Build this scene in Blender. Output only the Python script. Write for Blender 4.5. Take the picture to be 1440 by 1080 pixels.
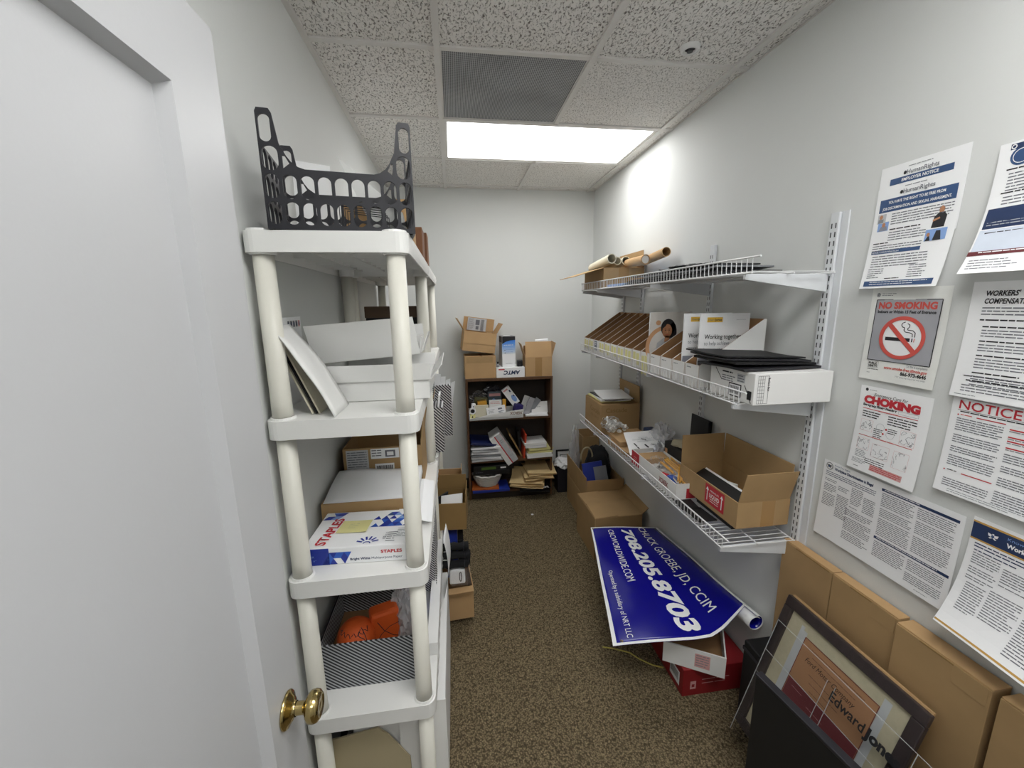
import bpy, bmesh, math, random
from mathutils import Matrix, Vector, noise
random.seed(7)
sc = bpy.context.scene
for o in list(bpy.data.objects): bpy.data.objects.remove(o, do_unlink=True)
COL = sc.collection
PI = math.pi

# ------------------------------------------------------------------ camera
HC = 2.67
cam_d = bpy.data.cameras.new('camera'); cam = bpy.data.objects.new('camera', cam_d); COL.objects.link(cam)
yaw, pitch, roll = .1386, .1933, .0137
fw = Vector((math.sin(yaw)*math.cos(pitch), math.cos(yaw)*math.cos(pitch), -math.sin(pitch)))
rt = Vector((math.cos(yaw), -math.sin(yaw), 0)); dn = fw.cross(rt)
r2 = rt*math.cos(roll)+dn*math.sin(roll); d2 = dn*math.cos(roll)-rt*math.sin(roll)
mw = Matrix((( r2.x, -d2.x, -fw.x, .0208), (r2.y, -d2.y, -fw.y, -1.7745), (r2.z, -d2.z, -fw.z, 1.7217), (0, 0, 0, 1)))
cam.matrix_world = mw
cam_d.sensor_fit = 'HORIZONTAL'; cam_d.sensor_width = 36; cam_d.lens = 36*577.25/1440
cam_d.clip_start = .02
sc.camera = cam
# ------------------------------------------------------------------ world, exposure
w = bpy.data.worlds.new('world'); sc.world = w; w.use_nodes = True
w.node_tree.nodes['Background'].inputs[0].default_value = (.8, .85, .9, 1)
w.node_tree.nodes['Background'].inputs[1].default_value = .25
sc.view_settings.view_transform = 'Standard'; sc.view_settings.look = 'None'
sc.view_settings.gamma = 1; sc.view_settings.use_curve_mapping = False
sc.view_settings.exposure = 0.29
LAMP = 6.3          # troffer diffuser strength
LAMP2 = 8.8         # the troffer above the doorway end
HALL_FILL = 7.5          # strength of the added hallway fill panel

# ------------------------------------------------------------------ materials
def hexc(h):
    r = [int(h[i:i+2], 16)/255 for i in (0, 2, 4)]
    return tuple(x/12.92 if x <= .04045 else ((x+.055)/1.055)**2.4 for x in r)+(1,)
MATS = {}
def mat(name, col, rough=.6, var=.08, vs=12., bump=0., bs=60., metal=0., spec=.5, trans=0., stretch=None):
    if name in MATS: return MATS[name]
    m = bpy.data.materials.new(name); m.use_nodes = True; nt = m.node_tree; b = nt.nodes['Principled BSDF']
    c = hexc(col)
    b.inputs['Roughness'].default_value = rough; b.inputs['Metallic'].default_value = metal
    b.inputs['Specular IOR Level'].default_value = spec
    tc = nt.nodes.new('ShaderNodeTexCoord'); src = tc.outputs['Object']
    if stretch:
        mp = nt.nodes.new('ShaderNodeMapping'); mp.inputs['Scale'].default_value = stretch
        nt.links.new(src, mp.inputs[0]); src = mp.outputs[0]
    n = nt.nodes.new('ShaderNodeTexNoise'); n.inputs['Scale'].default_value = vs; n.inputs['Detail'].default_value = 4
    nt.links.new(src, n.inputs['Vector'])
    rp = nt.nodes.new('ShaderNodeValToRGB')
    rp.color_ramp.elements[0].position = .25; rp.color_ramp.elements[1].position = .75
    rp.color_ramp.elements[0].color = tuple(x*(1-var) for x in c[:3])+(1,)
    rp.color_ramp.elements[1].color = tuple(min(1, x*(1+var)) for x in c[:3])+(1,)
    nt.links.new(n.outputs['Fac'], rp.inputs[0]); nt.links.new(rp.outputs[0], b.inputs['Base Color'])
    if bump:
        n2 = nt.nodes.new('ShaderNodeTexNoise'); n2.inputs['Scale'].default_value = bs; n2.inputs['Detail'].default_value = 3
        nt.links.new(src, n2.inputs['Vector'])
        bp = nt.nodes.new('ShaderNodeBump'); bp.inputs['Strength'].default_value = bump; bp.inputs['Distance'].default_value = .004
        nt.links.new(n2.outputs['Fac'], bp.inputs['Height']); nt.links.new(bp.outputs[0], b.inputs['Normal'])
    if trans:
        tr = nt.nodes.new('ShaderNodeBsdfTransparent'); mx = nt.nodes.new('ShaderNodeMixShader'); mx.inputs[0].default_value = trans
        out = nt.nodes['Material Output']
        nt.links.new(b.outputs[0], mx.inputs[1]); nt.links.new(tr.outputs[0], mx.inputs[2]); nt.links.new(mx.outputs[0], out.inputs[0])
    MATS[name] = m; return m
def base_of(m): return m.node_tree.nodes['Principled BSDF']

def stripes_mat(name, period=.0095, dark='26262b', light='d9dadb', d=(1, 0, 1)):
    m = bpy.data.materials.new(name); m.use_nodes = True; nt = m.node_tree; b = nt.nodes['Principled BSDF']; b.inputs['Roughness'].default_value = .55
    tc = nt.nodes.new('ShaderNodeTexCoord'); vm = nt.nodes.new('ShaderNodeVectorMath'); vm.operation = 'DOT_PRODUCT'
    vm.inputs[1].default_value = (d[0]/period, d[1]/period, d[2]/period)
    fr = nt.nodes.new('ShaderNodeMath'); fr.operation = 'FRACT'
    gt = nt.nodes.new('ShaderNodeMath'); gt.operation = 'GREATER_THAN'; gt.inputs[1].default_value = .46
    mx = nt.nodes.new('ShaderNodeMix'); mx.data_type = 'RGBA'; mx.inputs[6].default_value = hexc(light); mx.inputs[7].default_value = hexc(dark)
    nt.links.new(tc.outputs['Object'], vm.inputs[0]); nt.links.new(vm.outputs['Value'], fr.inputs[0]); nt.links.new(fr.outputs[0], gt.inputs[0])
    nt.links.new(gt.outputs[0], mx.inputs[0]); nt.links.new(mx.outputs[2], b.inputs['Base Color'])
    MATS[name] = m; return m

def carpet_mat():
    m = bpy.data.materials.new('carpet_loop'); m.use_nodes = True; nt = m.node_tree; b = nt.nodes['Principled BSDF']
    b.inputs['Roughness'].default_value = .95; b.inputs['Specular IOR Level'].default_value = .15
    tc = nt.nodes.new('ShaderNodeTexCoord')
    v = nt.nodes.new('ShaderNodeTexVoronoi'); v.inputs['Scale'].default_value = 150
    nt.links.new(tc.outputs['Object'], v.inputs['Vector'])
    n = nt.nodes.new('ShaderNodeTexNoise'); n.inputs['Scale'].default_value = 85; n.inputs['Detail'].default_value = 6; n.inputs['Roughness'].default_value = .7
    nt.links.new(tc.outputs['Object'], n.inputs['Vector'])
    r1 = nt.nodes.new('ShaderNodeValToRGB'); e = r1.color_ramp.elements
    e[0].position = .05; e[0].color = hexc('a8987a'); e[1].position = .75; e[1].color = hexc('5a5140')
    nt.links.new(v.outputs['Distance'], r1.inputs[0])
    r2_ = nt.nodes.new('ShaderNodeValToRGB'); e = r2_.color_ramp.elements
    e[0].position = .35; e[0].color = (.55, .53, .50, 1); e[1].position = .65; e[1].color = (1.25, 1.22, 1.16, 1)
    nt.links.new(n.outputs['Fac'], r2_.inputs[0])
    mx = nt.nodes.new('ShaderNodeMix'); mx.data_type = 'RGBA'; mx.blend_type = 'MULTIPLY'; mx.inputs[0].default_value = 1
    nt.links.new(r1.outputs[0], mx.inputs[6]); nt.links.new(r2_.outputs[0], mx.inputs[7]); nt.links.new(mx.outputs[2], b.inputs['Base Color'])
    bp = nt.nodes.new('ShaderNodeBump'); bp.inputs['Strength'].default_value = .9; bp.inputs['Distance'].default_value = .006; bp.invert = True
    nt.links.new(v.outputs['Distance'], bp.inputs['Height']); nt.links.new(bp.outputs[0], b.inputs['Normal'])
    return m

def tile_mat(name, sc_, dark, light, thr, bump):
    m = bpy.data.materials.new(name); m.use_nodes = True; nt = m.node_tree; b = nt.nodes['Principled BSDF']
    b.inputs['Roughness'].default_value = .95; b.inputs['Specular IOR Level'].default_value = .1
    tc = nt.nodes.new('ShaderNodeTexCoord'); mp = nt.nodes.new('ShaderNodeMapping'); mp.inputs['Scale'].default_value = (1, .55, 1)
    mp.inputs['Rotation'].default_value = (0, 0, .6)
    nt.links.new(tc.outputs['Object'], mp.inputs[0])
    n = nt.nodes.new('ShaderNodeTexNoise'); n.inputs['Scale'].default_value = sc_; n.inputs['Detail'].default_value = 3; n.inputs['Distortion'].default_value = .8
    nt.links.new(mp.outputs[0], n.inputs['Vector'])
    r = nt.nodes.new('ShaderNodeValToRGB'); e = r.color_ramp.elements
    e[0].position = thr-.09; e[0].color = hexc(dark); e[1].position = thr+.05; e[1].color = hexc(light)
    nt.links.new(n.outputs['Fac'], r.inputs[0]); nt.links.new(r.outputs[0], b.inputs['Base Color'])
    bp = nt.nodes.new('ShaderNodeBump'); bp.inputs['Strength'].default_value = bump; bp.inputs['Distance'].default_value = .006
    nt.links.new(r.outputs[0], bp.inputs['Height']); nt.links.new(bp.outputs[0], b.inputs['Normal'])
    return m

def emit_mat(name, col, strength, tubes=None):
    m = bpy.data.materials.new(name); m.use_nodes = True; nt = m.node_tree; nt.nodes.remove(nt.nodes['Principled BSDF'])
    em = nt.nodes.new('ShaderNodeEmission'); em.inputs[0].default_value = col; em.inputs[1].default_value = strength
    if tubes:   # brighter over the three lamps behind the diffuser
        tc = nt.nodes.new('ShaderNodeTexCoord'); sp = nt.nodes.new('ShaderNodeSeparateXYZ'); nt.links.new(tc.outputs['Object'], sp.inputs[0])
        mu = nt.nodes.new('ShaderNodeMath'); mu.operation = 'MULTIPLY'; mu.inputs[1].default_value = 2*PI*tubes
        nt.links.new(sp.outputs['Y'], mu.inputs[0])
        co = nt.nodes.new('ShaderNodeMath'); co.operation = 'COSINE'; nt.links.new(mu.outputs[0], co.inputs[0])
        ma = nt.nodes.new('ShaderNodeMath'); ma.operation = 'MULTIPLY_ADD'; ma.inputs[1].default_value = .22*strength; ma.inputs[2].default_value = strength
        nt.links.new(co.outputs[0], ma.inputs[0]); nt.links.new(ma.outputs[0], em.inputs[1])
    nt.links.new(em.outputs[0], nt.nodes['Material Output'].inputs[0]); return m

def grille_mat():
    m = bpy.data.materials.new('perforated_metal'); m.use_nodes = True; nt = m.node_tree; b = nt.nodes['Principled BSDF']
    b.inputs['Roughness'].default_value = .55
    tc = nt.nodes.new('ShaderNodeTexCoord'); v = nt.nodes.new('ShaderNodeTexVoronoi'); v.inputs['Scale'].default_value = 130; v.inputs['Randomness'].default_value = 0
    v.voronoi_dimensions = '2D'
    nt.links.new(tc.outputs['Object'], v.inputs['Vector'])
    r = nt.nodes.new('ShaderNodeValToRGB'); e = r.color_ramp.elements
    e[0].position = .33; e[0].color = hexc('404245'); e[1].position = .42; e[1].color = hexc('b4b6b9')
    n = nt.nodes.new('ShaderNodeTexNoise'); n.inputs['Scale'].default_value = 3.5; nt.links.new(tc.outputs['Object'], n.inputs['Vector'])
    r2_ = nt.nodes.new('ShaderNodeValToRGB'); e2 = r2_.color_ramp.elements; e2[0].position = .3; e2[0].color = (.72, .72, .72, 1); e2[1].position = .6; e2[1].color = (1, 1, 1, 1)
    nt.links.new(n.outputs['Fac'], r2_.inputs[0])
    mx = nt.nodes.new('ShaderNodeMix'); mx.data_type = 'RGBA'; mx.blend_type = 'MULTIPLY'; mx.inputs[0].default_value = 1
    nt.links.new(v.outputs['Distance'], r.inputs[0]); nt.links.new(r.outputs[0], mx.inputs[6]); nt.links.new(r2_.outputs[0], mx.inputs[7])
    nt.links.new(mx.outputs[2], b.inputs['Base Color']); return m

WALL = mat('wall_paint', 'dadcda', .75, .012, 3, .06, 220)
WALLB = WALL
CARPET = carpet_mat()
TILE = tile_mat('ceiling_tile_fissured', 130, '8a867f', 'f2f0ec', .42, .9)
TILEF = tile_mat('ceiling_tile_fine', 190, '9a968f', 'f0eeea', .42, .7)
TEE = mat('grid_white', 'dddbd7', .5, .02)
DOORW = mat('door_white', 'c2c3c5', .4, .01, 3, .03, 150)
BRASS = mat('brass', 'c0ab74', .16, .06, 20, metal=1)
BASEB = mat('baseboard_vinyl', '1c1b1a', .45)
PLAS = mat('shelf_plastic', 'efefec', .38, .015, 5, .05, 300)
POST = mat('post_plastic', 'e6e4d9', .42, .02, 5, .04, 300)
WIRE = mat('white_epoxy_wire', 'e6e7e8', .35, .01)
STEEL = mat('white_steel', 'dcdfe2', .35, .015)
SLOT = mat('slot_dark', '4a4c4e', .7)
CARD = mat('cardboard', 'ad8e63', .8, .07, 9, .05, 120)
CARDL = mat('cardboard_light', 'bd9a6e', .8, .06, 9, .05, 120)
CARDD = mat('cardboard_brown', '947648', .8, .06, 9, .05, 120)
KRAFT = mat('kraft_inside', '9a7550', .85, .06)
TAPE = mat('packing_tape', 'a98557', .25, .04)
WHITE = mat('white_paper', 'f5f6f7', .6, .015)
WHITEC = mat('white_card', 'ebebe9', .55, .02, 6)
CREAM = mat('cream_card', 'd8d2bd', .6, .03)
BEIGE = mat('beige_board', 'b8ab8b', .7, .03)
BLACKP = mat('black_plastic', '24242a', .42, .1, 20)
BLACK = mat('matte_black', '141416', .6, .1)
BLACKC = mat('black_cloth', '17181b', .9, .2, 40, .4, 200)
DGREY = mat('dark_grey_sleeve', '37393b', .4, .15, 14)
GREY = mat('grey_print', '8d9094', .6)
LGREY = mat('light_grey_print', 'c3c5c8', .6)
INK = mat('ink_black', '222226', .6)
INKG = mat('ink_grey', '70727a', .6)
NAVY = mat('navy_print', '23365c', .55)
NAVY2 = mat('steel_blue_print', '33517e', .55)
RED = mat('red_print', 'c22e3a', .55)
REDO = mat('sign_red', 'd3584f', .55)
REDB = mat('red_box', '8c1d23', .5, .06)
PINK = mat('pink_print', 'dba6a4', .6)
BLUE = mat('banner_blue', '12128c', .14, .05, 6, .12, 9)
BLUEB = mat('bright_blue_print', '2f5fc0', .45, .05)
BLUEL = mat('light_blue_print', '88a9dd', .5, .05)
BLUEF = mat('blue_folder', '23379a', .45)
GOLD = mat('gold_line', 'c69a4f', .5)
YELLOW = mat('yellow_note', 'e4de9c', .7, .04)
YELLP = mat('pencil_yellow', 'dfa63a', .45)
YLOGO = mat('yellow_logo', 'e2b53b', .5)
ORANGE = mat('orange_ball', 'd75a1f', .6, .06, 30, .3, 300)
WALNUT = mat('walnut_veneer', '5d4029', .45, .25, 6, stretch=(6, 6, .5))
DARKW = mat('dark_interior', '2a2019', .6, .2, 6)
BROWNB = mat('brown_file_box', '7d5233', .6, .1)
MANILA = mat('manila', 'e0c490', .7, .04)
DOC = mat('document_brown', 'a67c5a', .6, .04)
MAROON = mat('maroon_print', '6b2f33', .6)
FRAMED = mat('frame_dark', '3a3232', .35, .2, 8, stretch=(1, 8, 1))
MATB = mat('mat_board_linen', 'b4ad93', .7, .06, 60)
SILV = mat('silver_strip', 'b5b9bb', .4)
WICKW = mat('white_wicker', 'd2d0ca', .7, .05)
WICK = mat('tan_wicker', 'b08a5a', .7, .1, 40)
SKIN = mat('print_skin', 'b9835f', .6)
PEACH = mat('print_peach', 'd8a77c', .6)
TEALG = mat('print_grey_blue', '8b8f9c', .6)
GREEN = mat('print_green', '54702f', .6)
STRIPE = stripes_mat('stripe_print_x', .0085, d=(.75, 0, .75))
STRIPEY = stripes_mat('stripe_print_y', .0125, d=(.75, 0, .75))
def clear_mat(name, tint, mixf, rough, bl=.3):
    m = bpy.data.materials.new(name); m.use_nodes = True; nt = m.node_tree; b = nt.nodes['Principled BSDF']
    b.inputs['Base Color'].default_value = tint; b.inputs['Roughness'].default_value = rough; b.inputs['Specular IOR Level'].default_value = .8
    tr = nt.nodes.new('ShaderNodeBsdfTransparent'); mx = nt.nodes.new('ShaderNodeMixShader')
    fr = nt.nodes.new('ShaderNodeLayerWeight'); fr.inputs[0].default_value = bl
    ad = nt.nodes.new('ShaderNodeMath'); ad.operation = 'ADD'; ad.inputs[1].default_value = mixf; ad.use_clamp = True
    nz = nt.nodes.new('ShaderNodeTexNoise'); nz.inputs['Scale'].default_value = 40
    nt.links.new(fr.outputs['Fresnel'], ad.inputs[0]); nt.links.new(ad.outputs[0], mx.inputs[0])
    nt.links.new(tr.outputs[0], mx.inputs[1]); nt.links.new(b.outputs[0], mx.inputs[2]); nt.links.new(mx.outputs[0], nt.nodes['Material Output'].inputs[0])
    return m
CLEAR = clear_mat('clear_plastic_bag', (.9, .91, .92, 1), .06, .2, .08)
BUBBLE = clear_mat('bubble_plastic', (.86, .87, .9, 1), .34, .22, .12)
ACRYL = clear_mat('clear_acrylic', (.9, .92, .93, 1), .0, .04, .06)
ACRYE = clear_mat('acrylic_edge', (.9, .93, .93, 1), .35, .1, .1)
WRAP = clear_mat('plastic_wrap', (.8, .8, .82, 1), .0, .1, .05)

# ------------------------------------------------------------------ builders
def V(*a): return Vector(a)
class MB:
    def __init__(s): s.v = []; s.f = []; s.m = []
    def add(s, vs, fs, mi=0, M=None):
        k = len(s.v)
        for p in vs: s.v.append(tuple(M @ Vector(p)) if M else tuple(p))
        for f in fs: s.f.append(tuple(i+k for i in f)); s.m.append(mi)
        return s
    def box(s, x0, x1, y0, y1, z0, z1, mi=0, M=None):
        return s.add([(x0,y0,z0),(x1,y0,z0),(x1,y1,z0),(x0,y1,z0),(x0,y0,z1),(x1,y0,z1),(x1,y1,z1),(x0,y1,z1)],
              [(3,2,1,0),(4,5,6,7),(0,1,5,4),(1,2,6,5),(2,3,7,6),(3,0,4,7)], mi, M)
    def obox(s, o, u, v, w, mi=0):      # parallelepiped from a corner and three edges
        o, u, v, w = map(Vector, (o, u, v, w))
        if u.cross(v).dot(w) < 0: u, v = v, u
        return s.add([o,o+u,o+u+v,o+v,o+w,o+u+w,o+u+v+w,o+v+w], [(3,2,1,0),(4,5,6,7),(0,1,5,4),(1,2,6,5),(2,3,7,6),(3,0,4,7)], mi)
    def prism(s, poly, h, M=None, mi=0):   # polygon in xy (counter-clockwise), extruded up z
        n = len(poly); vs = [(p[0],p[1],0) for p in poly]+[(p[0],p[1],h) for p in poly]
        fs = [tuple(range(n-1,-1,-1)), tuple(range(n,2*n))]+[(i,(i+1)%n,(i+1)%n+n,i+n) for i in range(n)]
        return s.add(vs, fs, mi, M)
    def quad(s, a, b, c, d, mi=0): return s.add([a,b,c,d], [(0,1,2,3)], mi)
    def tube(s, pts, r, n=8, mi=0, caps=True, closed=False):
        pts = [Vector(p) for p in pts]; N = len(pts); rings = []; ref = None
        for i, p in enumerate(pts):
            if closed: t = (pts[(i+1)%N]-pts[i-1]).normalized()
            else: t = (pts[min(i+1,N-1)]-pts[max(i-1,0)]).normalized()
            if ref is None: ref = t.orthogonal().normalized()
            a = (ref-t*ref.dot(t)); a = a.normalized() if a.length > 1e-6 else t.orthogonal().normalized(); ref = a; b = t.cross(a)
            rr = r[i] if isinstance(r, (list, tuple)) else r
            rings.append([p+a*rr*math.cos(2*PI*k/n)+b*rr*math.sin(2*PI*k/n) for k in range(n)])
        vs = [q for rg in rings for q in rg]; fs = []
        for i in range(N if closed else N-1):
            j = (i+1) % N
            fs += [(i*n+k, i*n+(k+1)%n, j*n+(k+1)%n, j*n+k) for k in range(n)]
        if caps and not closed: fs += [tuple(range(n-1,-1,-1)), tuple(range((N-1)*n, N*n))]
        return s.add(vs, fs, mi)
    def lathe(s, prof, n=24, M=None, mi=0):     # profile (r, z) about z
        vs = [(r*math.cos(2*PI*k/n), r*math.sin(2*PI*k/n), z) for r, z in prof for k in range(n)]
        fs = [(i*n+k, i*n+(k+1)%n, (i+1)*n+(k+1)%n, (i+1)*n+k) for i in range(len(prof)-1) for k in range(n)]
        return s.add(vs, fs, mi, M)
    def grid(s, fn, nu, nv, th=0, mi=0, nrm=None):   # sheet fn(u,v); th thickness along normal estimate
        P = [[Vector(fn(i/nu, j/nv)) for j in range(nv+1)] for i in range(nu+1)]
        vs = []; fs = []
        for i in range(nu+1):
            for j in range(nv+1): vs.append(P[i][j])
        ix = lambda i, j: i*(nv+1)+j
        fs = [(ix(i,j),ix(i+1,j),ix(i+1,j+1),ix(i,j+1)) for i in range(nu) for j in range(nv)]
        if th:
            K = len(vs)
            for i in range(nu+1):
                for j in range(nv+1):
                    du = P[min(i+1,nu)][j]-P[max(i-1,0)][j]; dv = P[i][min(j+1,nv)]-P[i][max(j-1,0)]
                    nn = du.cross(dv).normalized(); vs.append(P[i][j]-nn*th)
            fs += [tuple(K+q for q in reversed(f)) for f in fs[:nu*nv]]
            for i in range(nu): fs += [(ix(i+1,0),ix(i,0),K+ix(i,0),K+ix(i+1,0)), (ix(i,nv),ix(i+1,nv),K+ix(i+1,nv),K+ix(i,nv))]
            for j in range(nv): fs += [(ix(0,j),ix(0,j+1),K+ix(0,j+1),K+ix(0,j)), (ix(nu,j+1),ix(nu,j),K+ix(nu,j),K+ix(nu,j+1))]
        return s.add(vs, fs, mi)
    def mesh(s, name, mats, smooth=False):
        me = bpy.data.meshes.new(name); me.from_pydata(s.v, [], s.f)
        for m in (mats if isinstance(mats, (list, tuple)) else [mats]): me.materials.append(m)
        me.polygons.foreach_set('material_index', s.m)
        if smooth: me.polygons.foreach_set('use_smooth', [True]*len(s.f))
        me.update(); return me
    def build(s, name, mats, parent=None, smooth=False, bevel=0, seg=2):
        o = bpy.data.objects.new(name, s.mesh(name, mats, smooth)); COL.objects.link(o)
        if parent: o.parent = parent
        if bevel:
            b = o.modifiers.new('bevel', 'BEVEL'); b.width = bevel; b.segments = seg; b.limit_method = 'ANGLE'; b.angle_limit = .7
            b.harden_normals = False
        return o
def tag(o, label=None, cat=None, group=None, kind=None):
    if label: o['label'] = label
    if cat: o['category'] = cat
    if group: o['group'] = group
    if kind: o['kind'] = kind
    return o
def thing(name, label, cat, loc=(0,0,0), rz=0, group=None, rot=None):
    o = bpy.data.objects.new(name, None); COL.objects.link(o); o.empty_display_size = .05
    o.location = loc; o.rotation_euler = rot if rot else (0, 0, rz)
    return tag(o, label, cat, group)
def struct(o): o['kind'] = 'structure'; return o
def basis(o, x, y, z): # matrix from origin + axes
    return Matrix(((x[0],y[0],z[0],o[0]),(x[1],y[1],z[1],o[1]),(x[2],y[2],z[2],o[2]),(0,0,0,1)))
def copy_tree(root, loc=None, rz=None, label=None):
    r = root.copy(); COL.objects.link(r)
    if loc is not None: r.location = loc
    if rz is not None: r.rotation_euler = (0, 0, rz)
    if label: r['label'] = label
    for c in root.children:
        k = c.copy(); COL.objects.link(k); k.parent = r
        for g in c.children:
            h = g.copy(); COL.objects.link(h); h.parent = k
    return r
# lettering: flat text mesh, mapped from (x, y) in the page to the object's space
def text_mesh(body, size, bold=0, shear=0, width=None, space=1.):
    cu = bpy.data.curves.new('t', 'FONT'); cu.body = body; cu.size = size; cu.offset = bold; cu.shear = shear; cu.space_character = space
    cu.resolution_u = 3; cu.fill_mode = 'BOTH'
    o = bpy.data.objects.new('t', cu); COL.objects.link(o)
    bpy.context.view_layer.update()
    me = bpy.data.meshes.new_from_object(o.evaluated_get(bpy.context.evaluated_depsgraph_get()))
    bpy.data.objects.remove(o, do_unlink=True); bpy.data.curves.remove(cu)
    if width and len(me.vertices):
        xs = [v.co.x for v in me.vertices]; a, b = min(xs), max(xs); k = width/(b-a)
        for v in me.vertices: v.co.x = (v.co.x-a)*k
    return me
class Page:     # printed sheet: collects print per material and maps page (x, y, layer) to parent space
    def __init__(s, parent, fn): s.p = parent; s.fn = fn; s.b = {}
    def g(s, m):
        if m.name not in s.b: s.b[m.name] = (MB(), m)
        return s.b[m.name][0]
    def rect(s, x0, y0, x1, y1, m, L=1):
        n = max(1, int((x1-x0)/.03)); k = max(1, int((y1-y0)/.03)); b = s.g(m)
        for i in range(n):
            for j in range(k):
                xa, xb = x0+(x1-x0)*i/n, x0+(x1-x0)*(i+1)/n; ya, yb = y0+(y1-y0)*j/k, y0+(y1-y0)*(j+1)/k
                b.quad(s.fn(xa,ya,L), s.fn(xb,ya,L), s.fn(xb,yb,L), s.fn(xa,yb,L))
    def poly(s, pts, m, L=1): 
        b = s.g(m); b.add([s.fn(x,y,L) for x, y in pts], [tuple(range(len(pts)))])
    def disc(s, cx, cy, rx, ry, m, L=1, n=20): s.poly([(cx+rx*math.cos(2*PI*i/n), cy+ry*math.sin(2*PI*i/n)) for i in range(n)], m, L)
    def ring(s, cx, cy, r0, r1, m, L=1, n=40, a0=0, a1=2*PI):
        b = s.g(m)
        for i in range(n):
            a, c = a0+(a1-a0)*i/n, a0+(a1-a0)*(i+1)/n
            b.quad(s.fn(cx+r0*math.cos(a),cy+r0*math.sin(a),L), s.fn(cx+r1*math.cos(a),cy+r1*math.sin(a),L), s.fn(cx+r1*math.cos(c),cy+r1*math.sin(c),L), s.fn(cx+r0*math.cos(c),cy+r0*math.sin(c),L))
    def line(s, pts, w_, m, L=2):
        for (xa,ya),(xb,yb) in zip(pts, pts[1:]):
            d = Vector((xb-xa, yb-ya)); l = d.length
            if l < 1e-6: continue
            nx, ny = -d.y/l*w_/2, d.x/l*w_/2
            s.poly([(xa-nx,ya-ny),(xb-nx,yb-ny),(xb+nx,yb+ny),(xa+nx,ya+ny)], m, L)
    def para(s, x0, y1, x1, n, lh, m=None, h=.42, L=1, ragged=.25):
        h *= .72   # n lines of fine print, word by word
        b = s.g(m or INKG)
        for i in range(n):
            y = y1-i*lh; xe = x1-(random.random()*ragged*(x1-x0) if (i == n-1 or random.random() < .3) else 0); x = x0
            while x < xe:
                wd = min(random.uniform(.9, 3.2)*lh, xe-x)
                if wd > .2*lh: b.quad(s.fn(x,y-lh*h,L), s.fn(x+wd,y-lh*h,L), s.fn(x+wd,y,L), s.fn(x,y,L))
                x += wd+.26*lh
    def text(s, body, x, y, size, m, width=None, bold=0, shear=0, L=2, name='lettering', rot=0):
        me = text_mesh(body, size, bold, shear, width)
        c, sn = math.cos(rot), math.sin(rot)
        for v in me.vertices: v.co = Vector(s.fn(x+v.co.x*c-v.co.y*sn, y+v.co.x*sn+v.co.y*c, L))
        me.materials.clear(); me.materials.append(m)
        o = bpy.data.objects.new(name, me); COL.objects.link(o); o.parent = s.p; return o
    def done(s, name='print'):
        for b, m in s.b.values(): b.build(name, m, s.p)['kind'] = 'stuff'
        s.b = {}
def flat(o, x, y, z, lift=.0006):   # planar page map from origin and axes
    o, x, y, z = map(Vector, (o, x, y, z))
    return lambda a, b, L=0: o+x*a+y*b+z*(lift*L)
SX = {'x-': (V(-1,0,0), V(0,-1,0)), 'x+': (V(1,0,0), V(0,1,0)), 'y-': (V(0,-1,0), V(1,0,0)), 'y+': (V(0,1,0), V(-1,0,0))}
def carton(name, label, wx, dy, h, loc, rz=0, m=None, flaps=None, t=.005, rot=None, group=None, cat='box', inner=None, bottom=True):
    m = m or CARD; r = thing(name, label, cat, loc, rz, group, rot)
    b = MB(); a, c = wx/2, dy/2
    if bottom: b.box(-a, a, -c, c, 0, t)
    b.box(-a, a, -c, -c+t, t, h); b.box(-a, a, c-t, c, t, h); b.box(-a, -a+t, -c+t, c-t, t, h); b.box(a-t, a, -c+t, c-t, t, h)
    b.build('body', m, r)
    for fl in (flaps or []):
        side, ang, ln = fl[:3]; sk = fl[3] if len(fl) > 3 else 0
        n, e = SX[side]; half = c if side[0] == 'x' else a; dist = a if side[0] == 'x' else c
        ang = math.radians(ang); d = V(0,0,1)*math.cos(ang)+n*math.sin(ang); nn = n*math.cos(ang)-V(0,0,1)*math.sin(ang)
        o = n*(dist-t/2)-e*half+V(0,0,h+.0015)-nn*t*.35
        f = MB(); f.obox(o+e*.003, e*(2*half-.006), d*ln+e*sk, nn*t*.7)
        f.build('flap', m, r)
    return r
def solid(name, label, cat, x0, x1, y0, y1, z0, z1, m, rz=0, group=None, bevel=.002, rot=None, part='body'):
    r = thing(name, label, cat, ((x0+x1)/2, (y0+y1)/2, z0), rz, group, rot); a, c = (x1-x0)/2, (y1-y0)/2
    MB().box(-a, a, -c, c, 0, z1-z0).build(part, m, r, bevel=bevel); return r
def crumple(name, label, cat, loc, size, m, seed=0, amp=.35, sub=3, freq=3., smooth=False, part=None, parent=None, flat_bottom=True):
    bm = bmesh.new(); bmesh.ops.create_icosphere(bm, subdivisions=sub, radius=1)
    for v in bm.verts:
        d = v.co.normalized(); k = 1+amp*noise.noise(d*freq+V(seed*7.3, seed*3.1, seed))+amp*.5*noise.noise(d*freq*2.7+V(seed, 5, 2))
        p = d*k
        if flat_bottom and p.z < -.75: p.z = -.75
        v.co = V(p.x*size[0], p.y*size[1], (p.z+(.75 if flat_bottom else 0))*size[2])
    me = bpy.data.meshes.new(part or name); bm.to_mesh(me); bm.free(); me.materials.append(m)
    if smooth: me.polygons.foreach_set('use_smooth', [True]*len(me.polygons))
    o = bpy.data.objects.new(part or name, me); COL.objects.link(o); o.location = loc
    if parent: o.parent = parent
    else: tag(o, label, cat)
    return o
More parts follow.
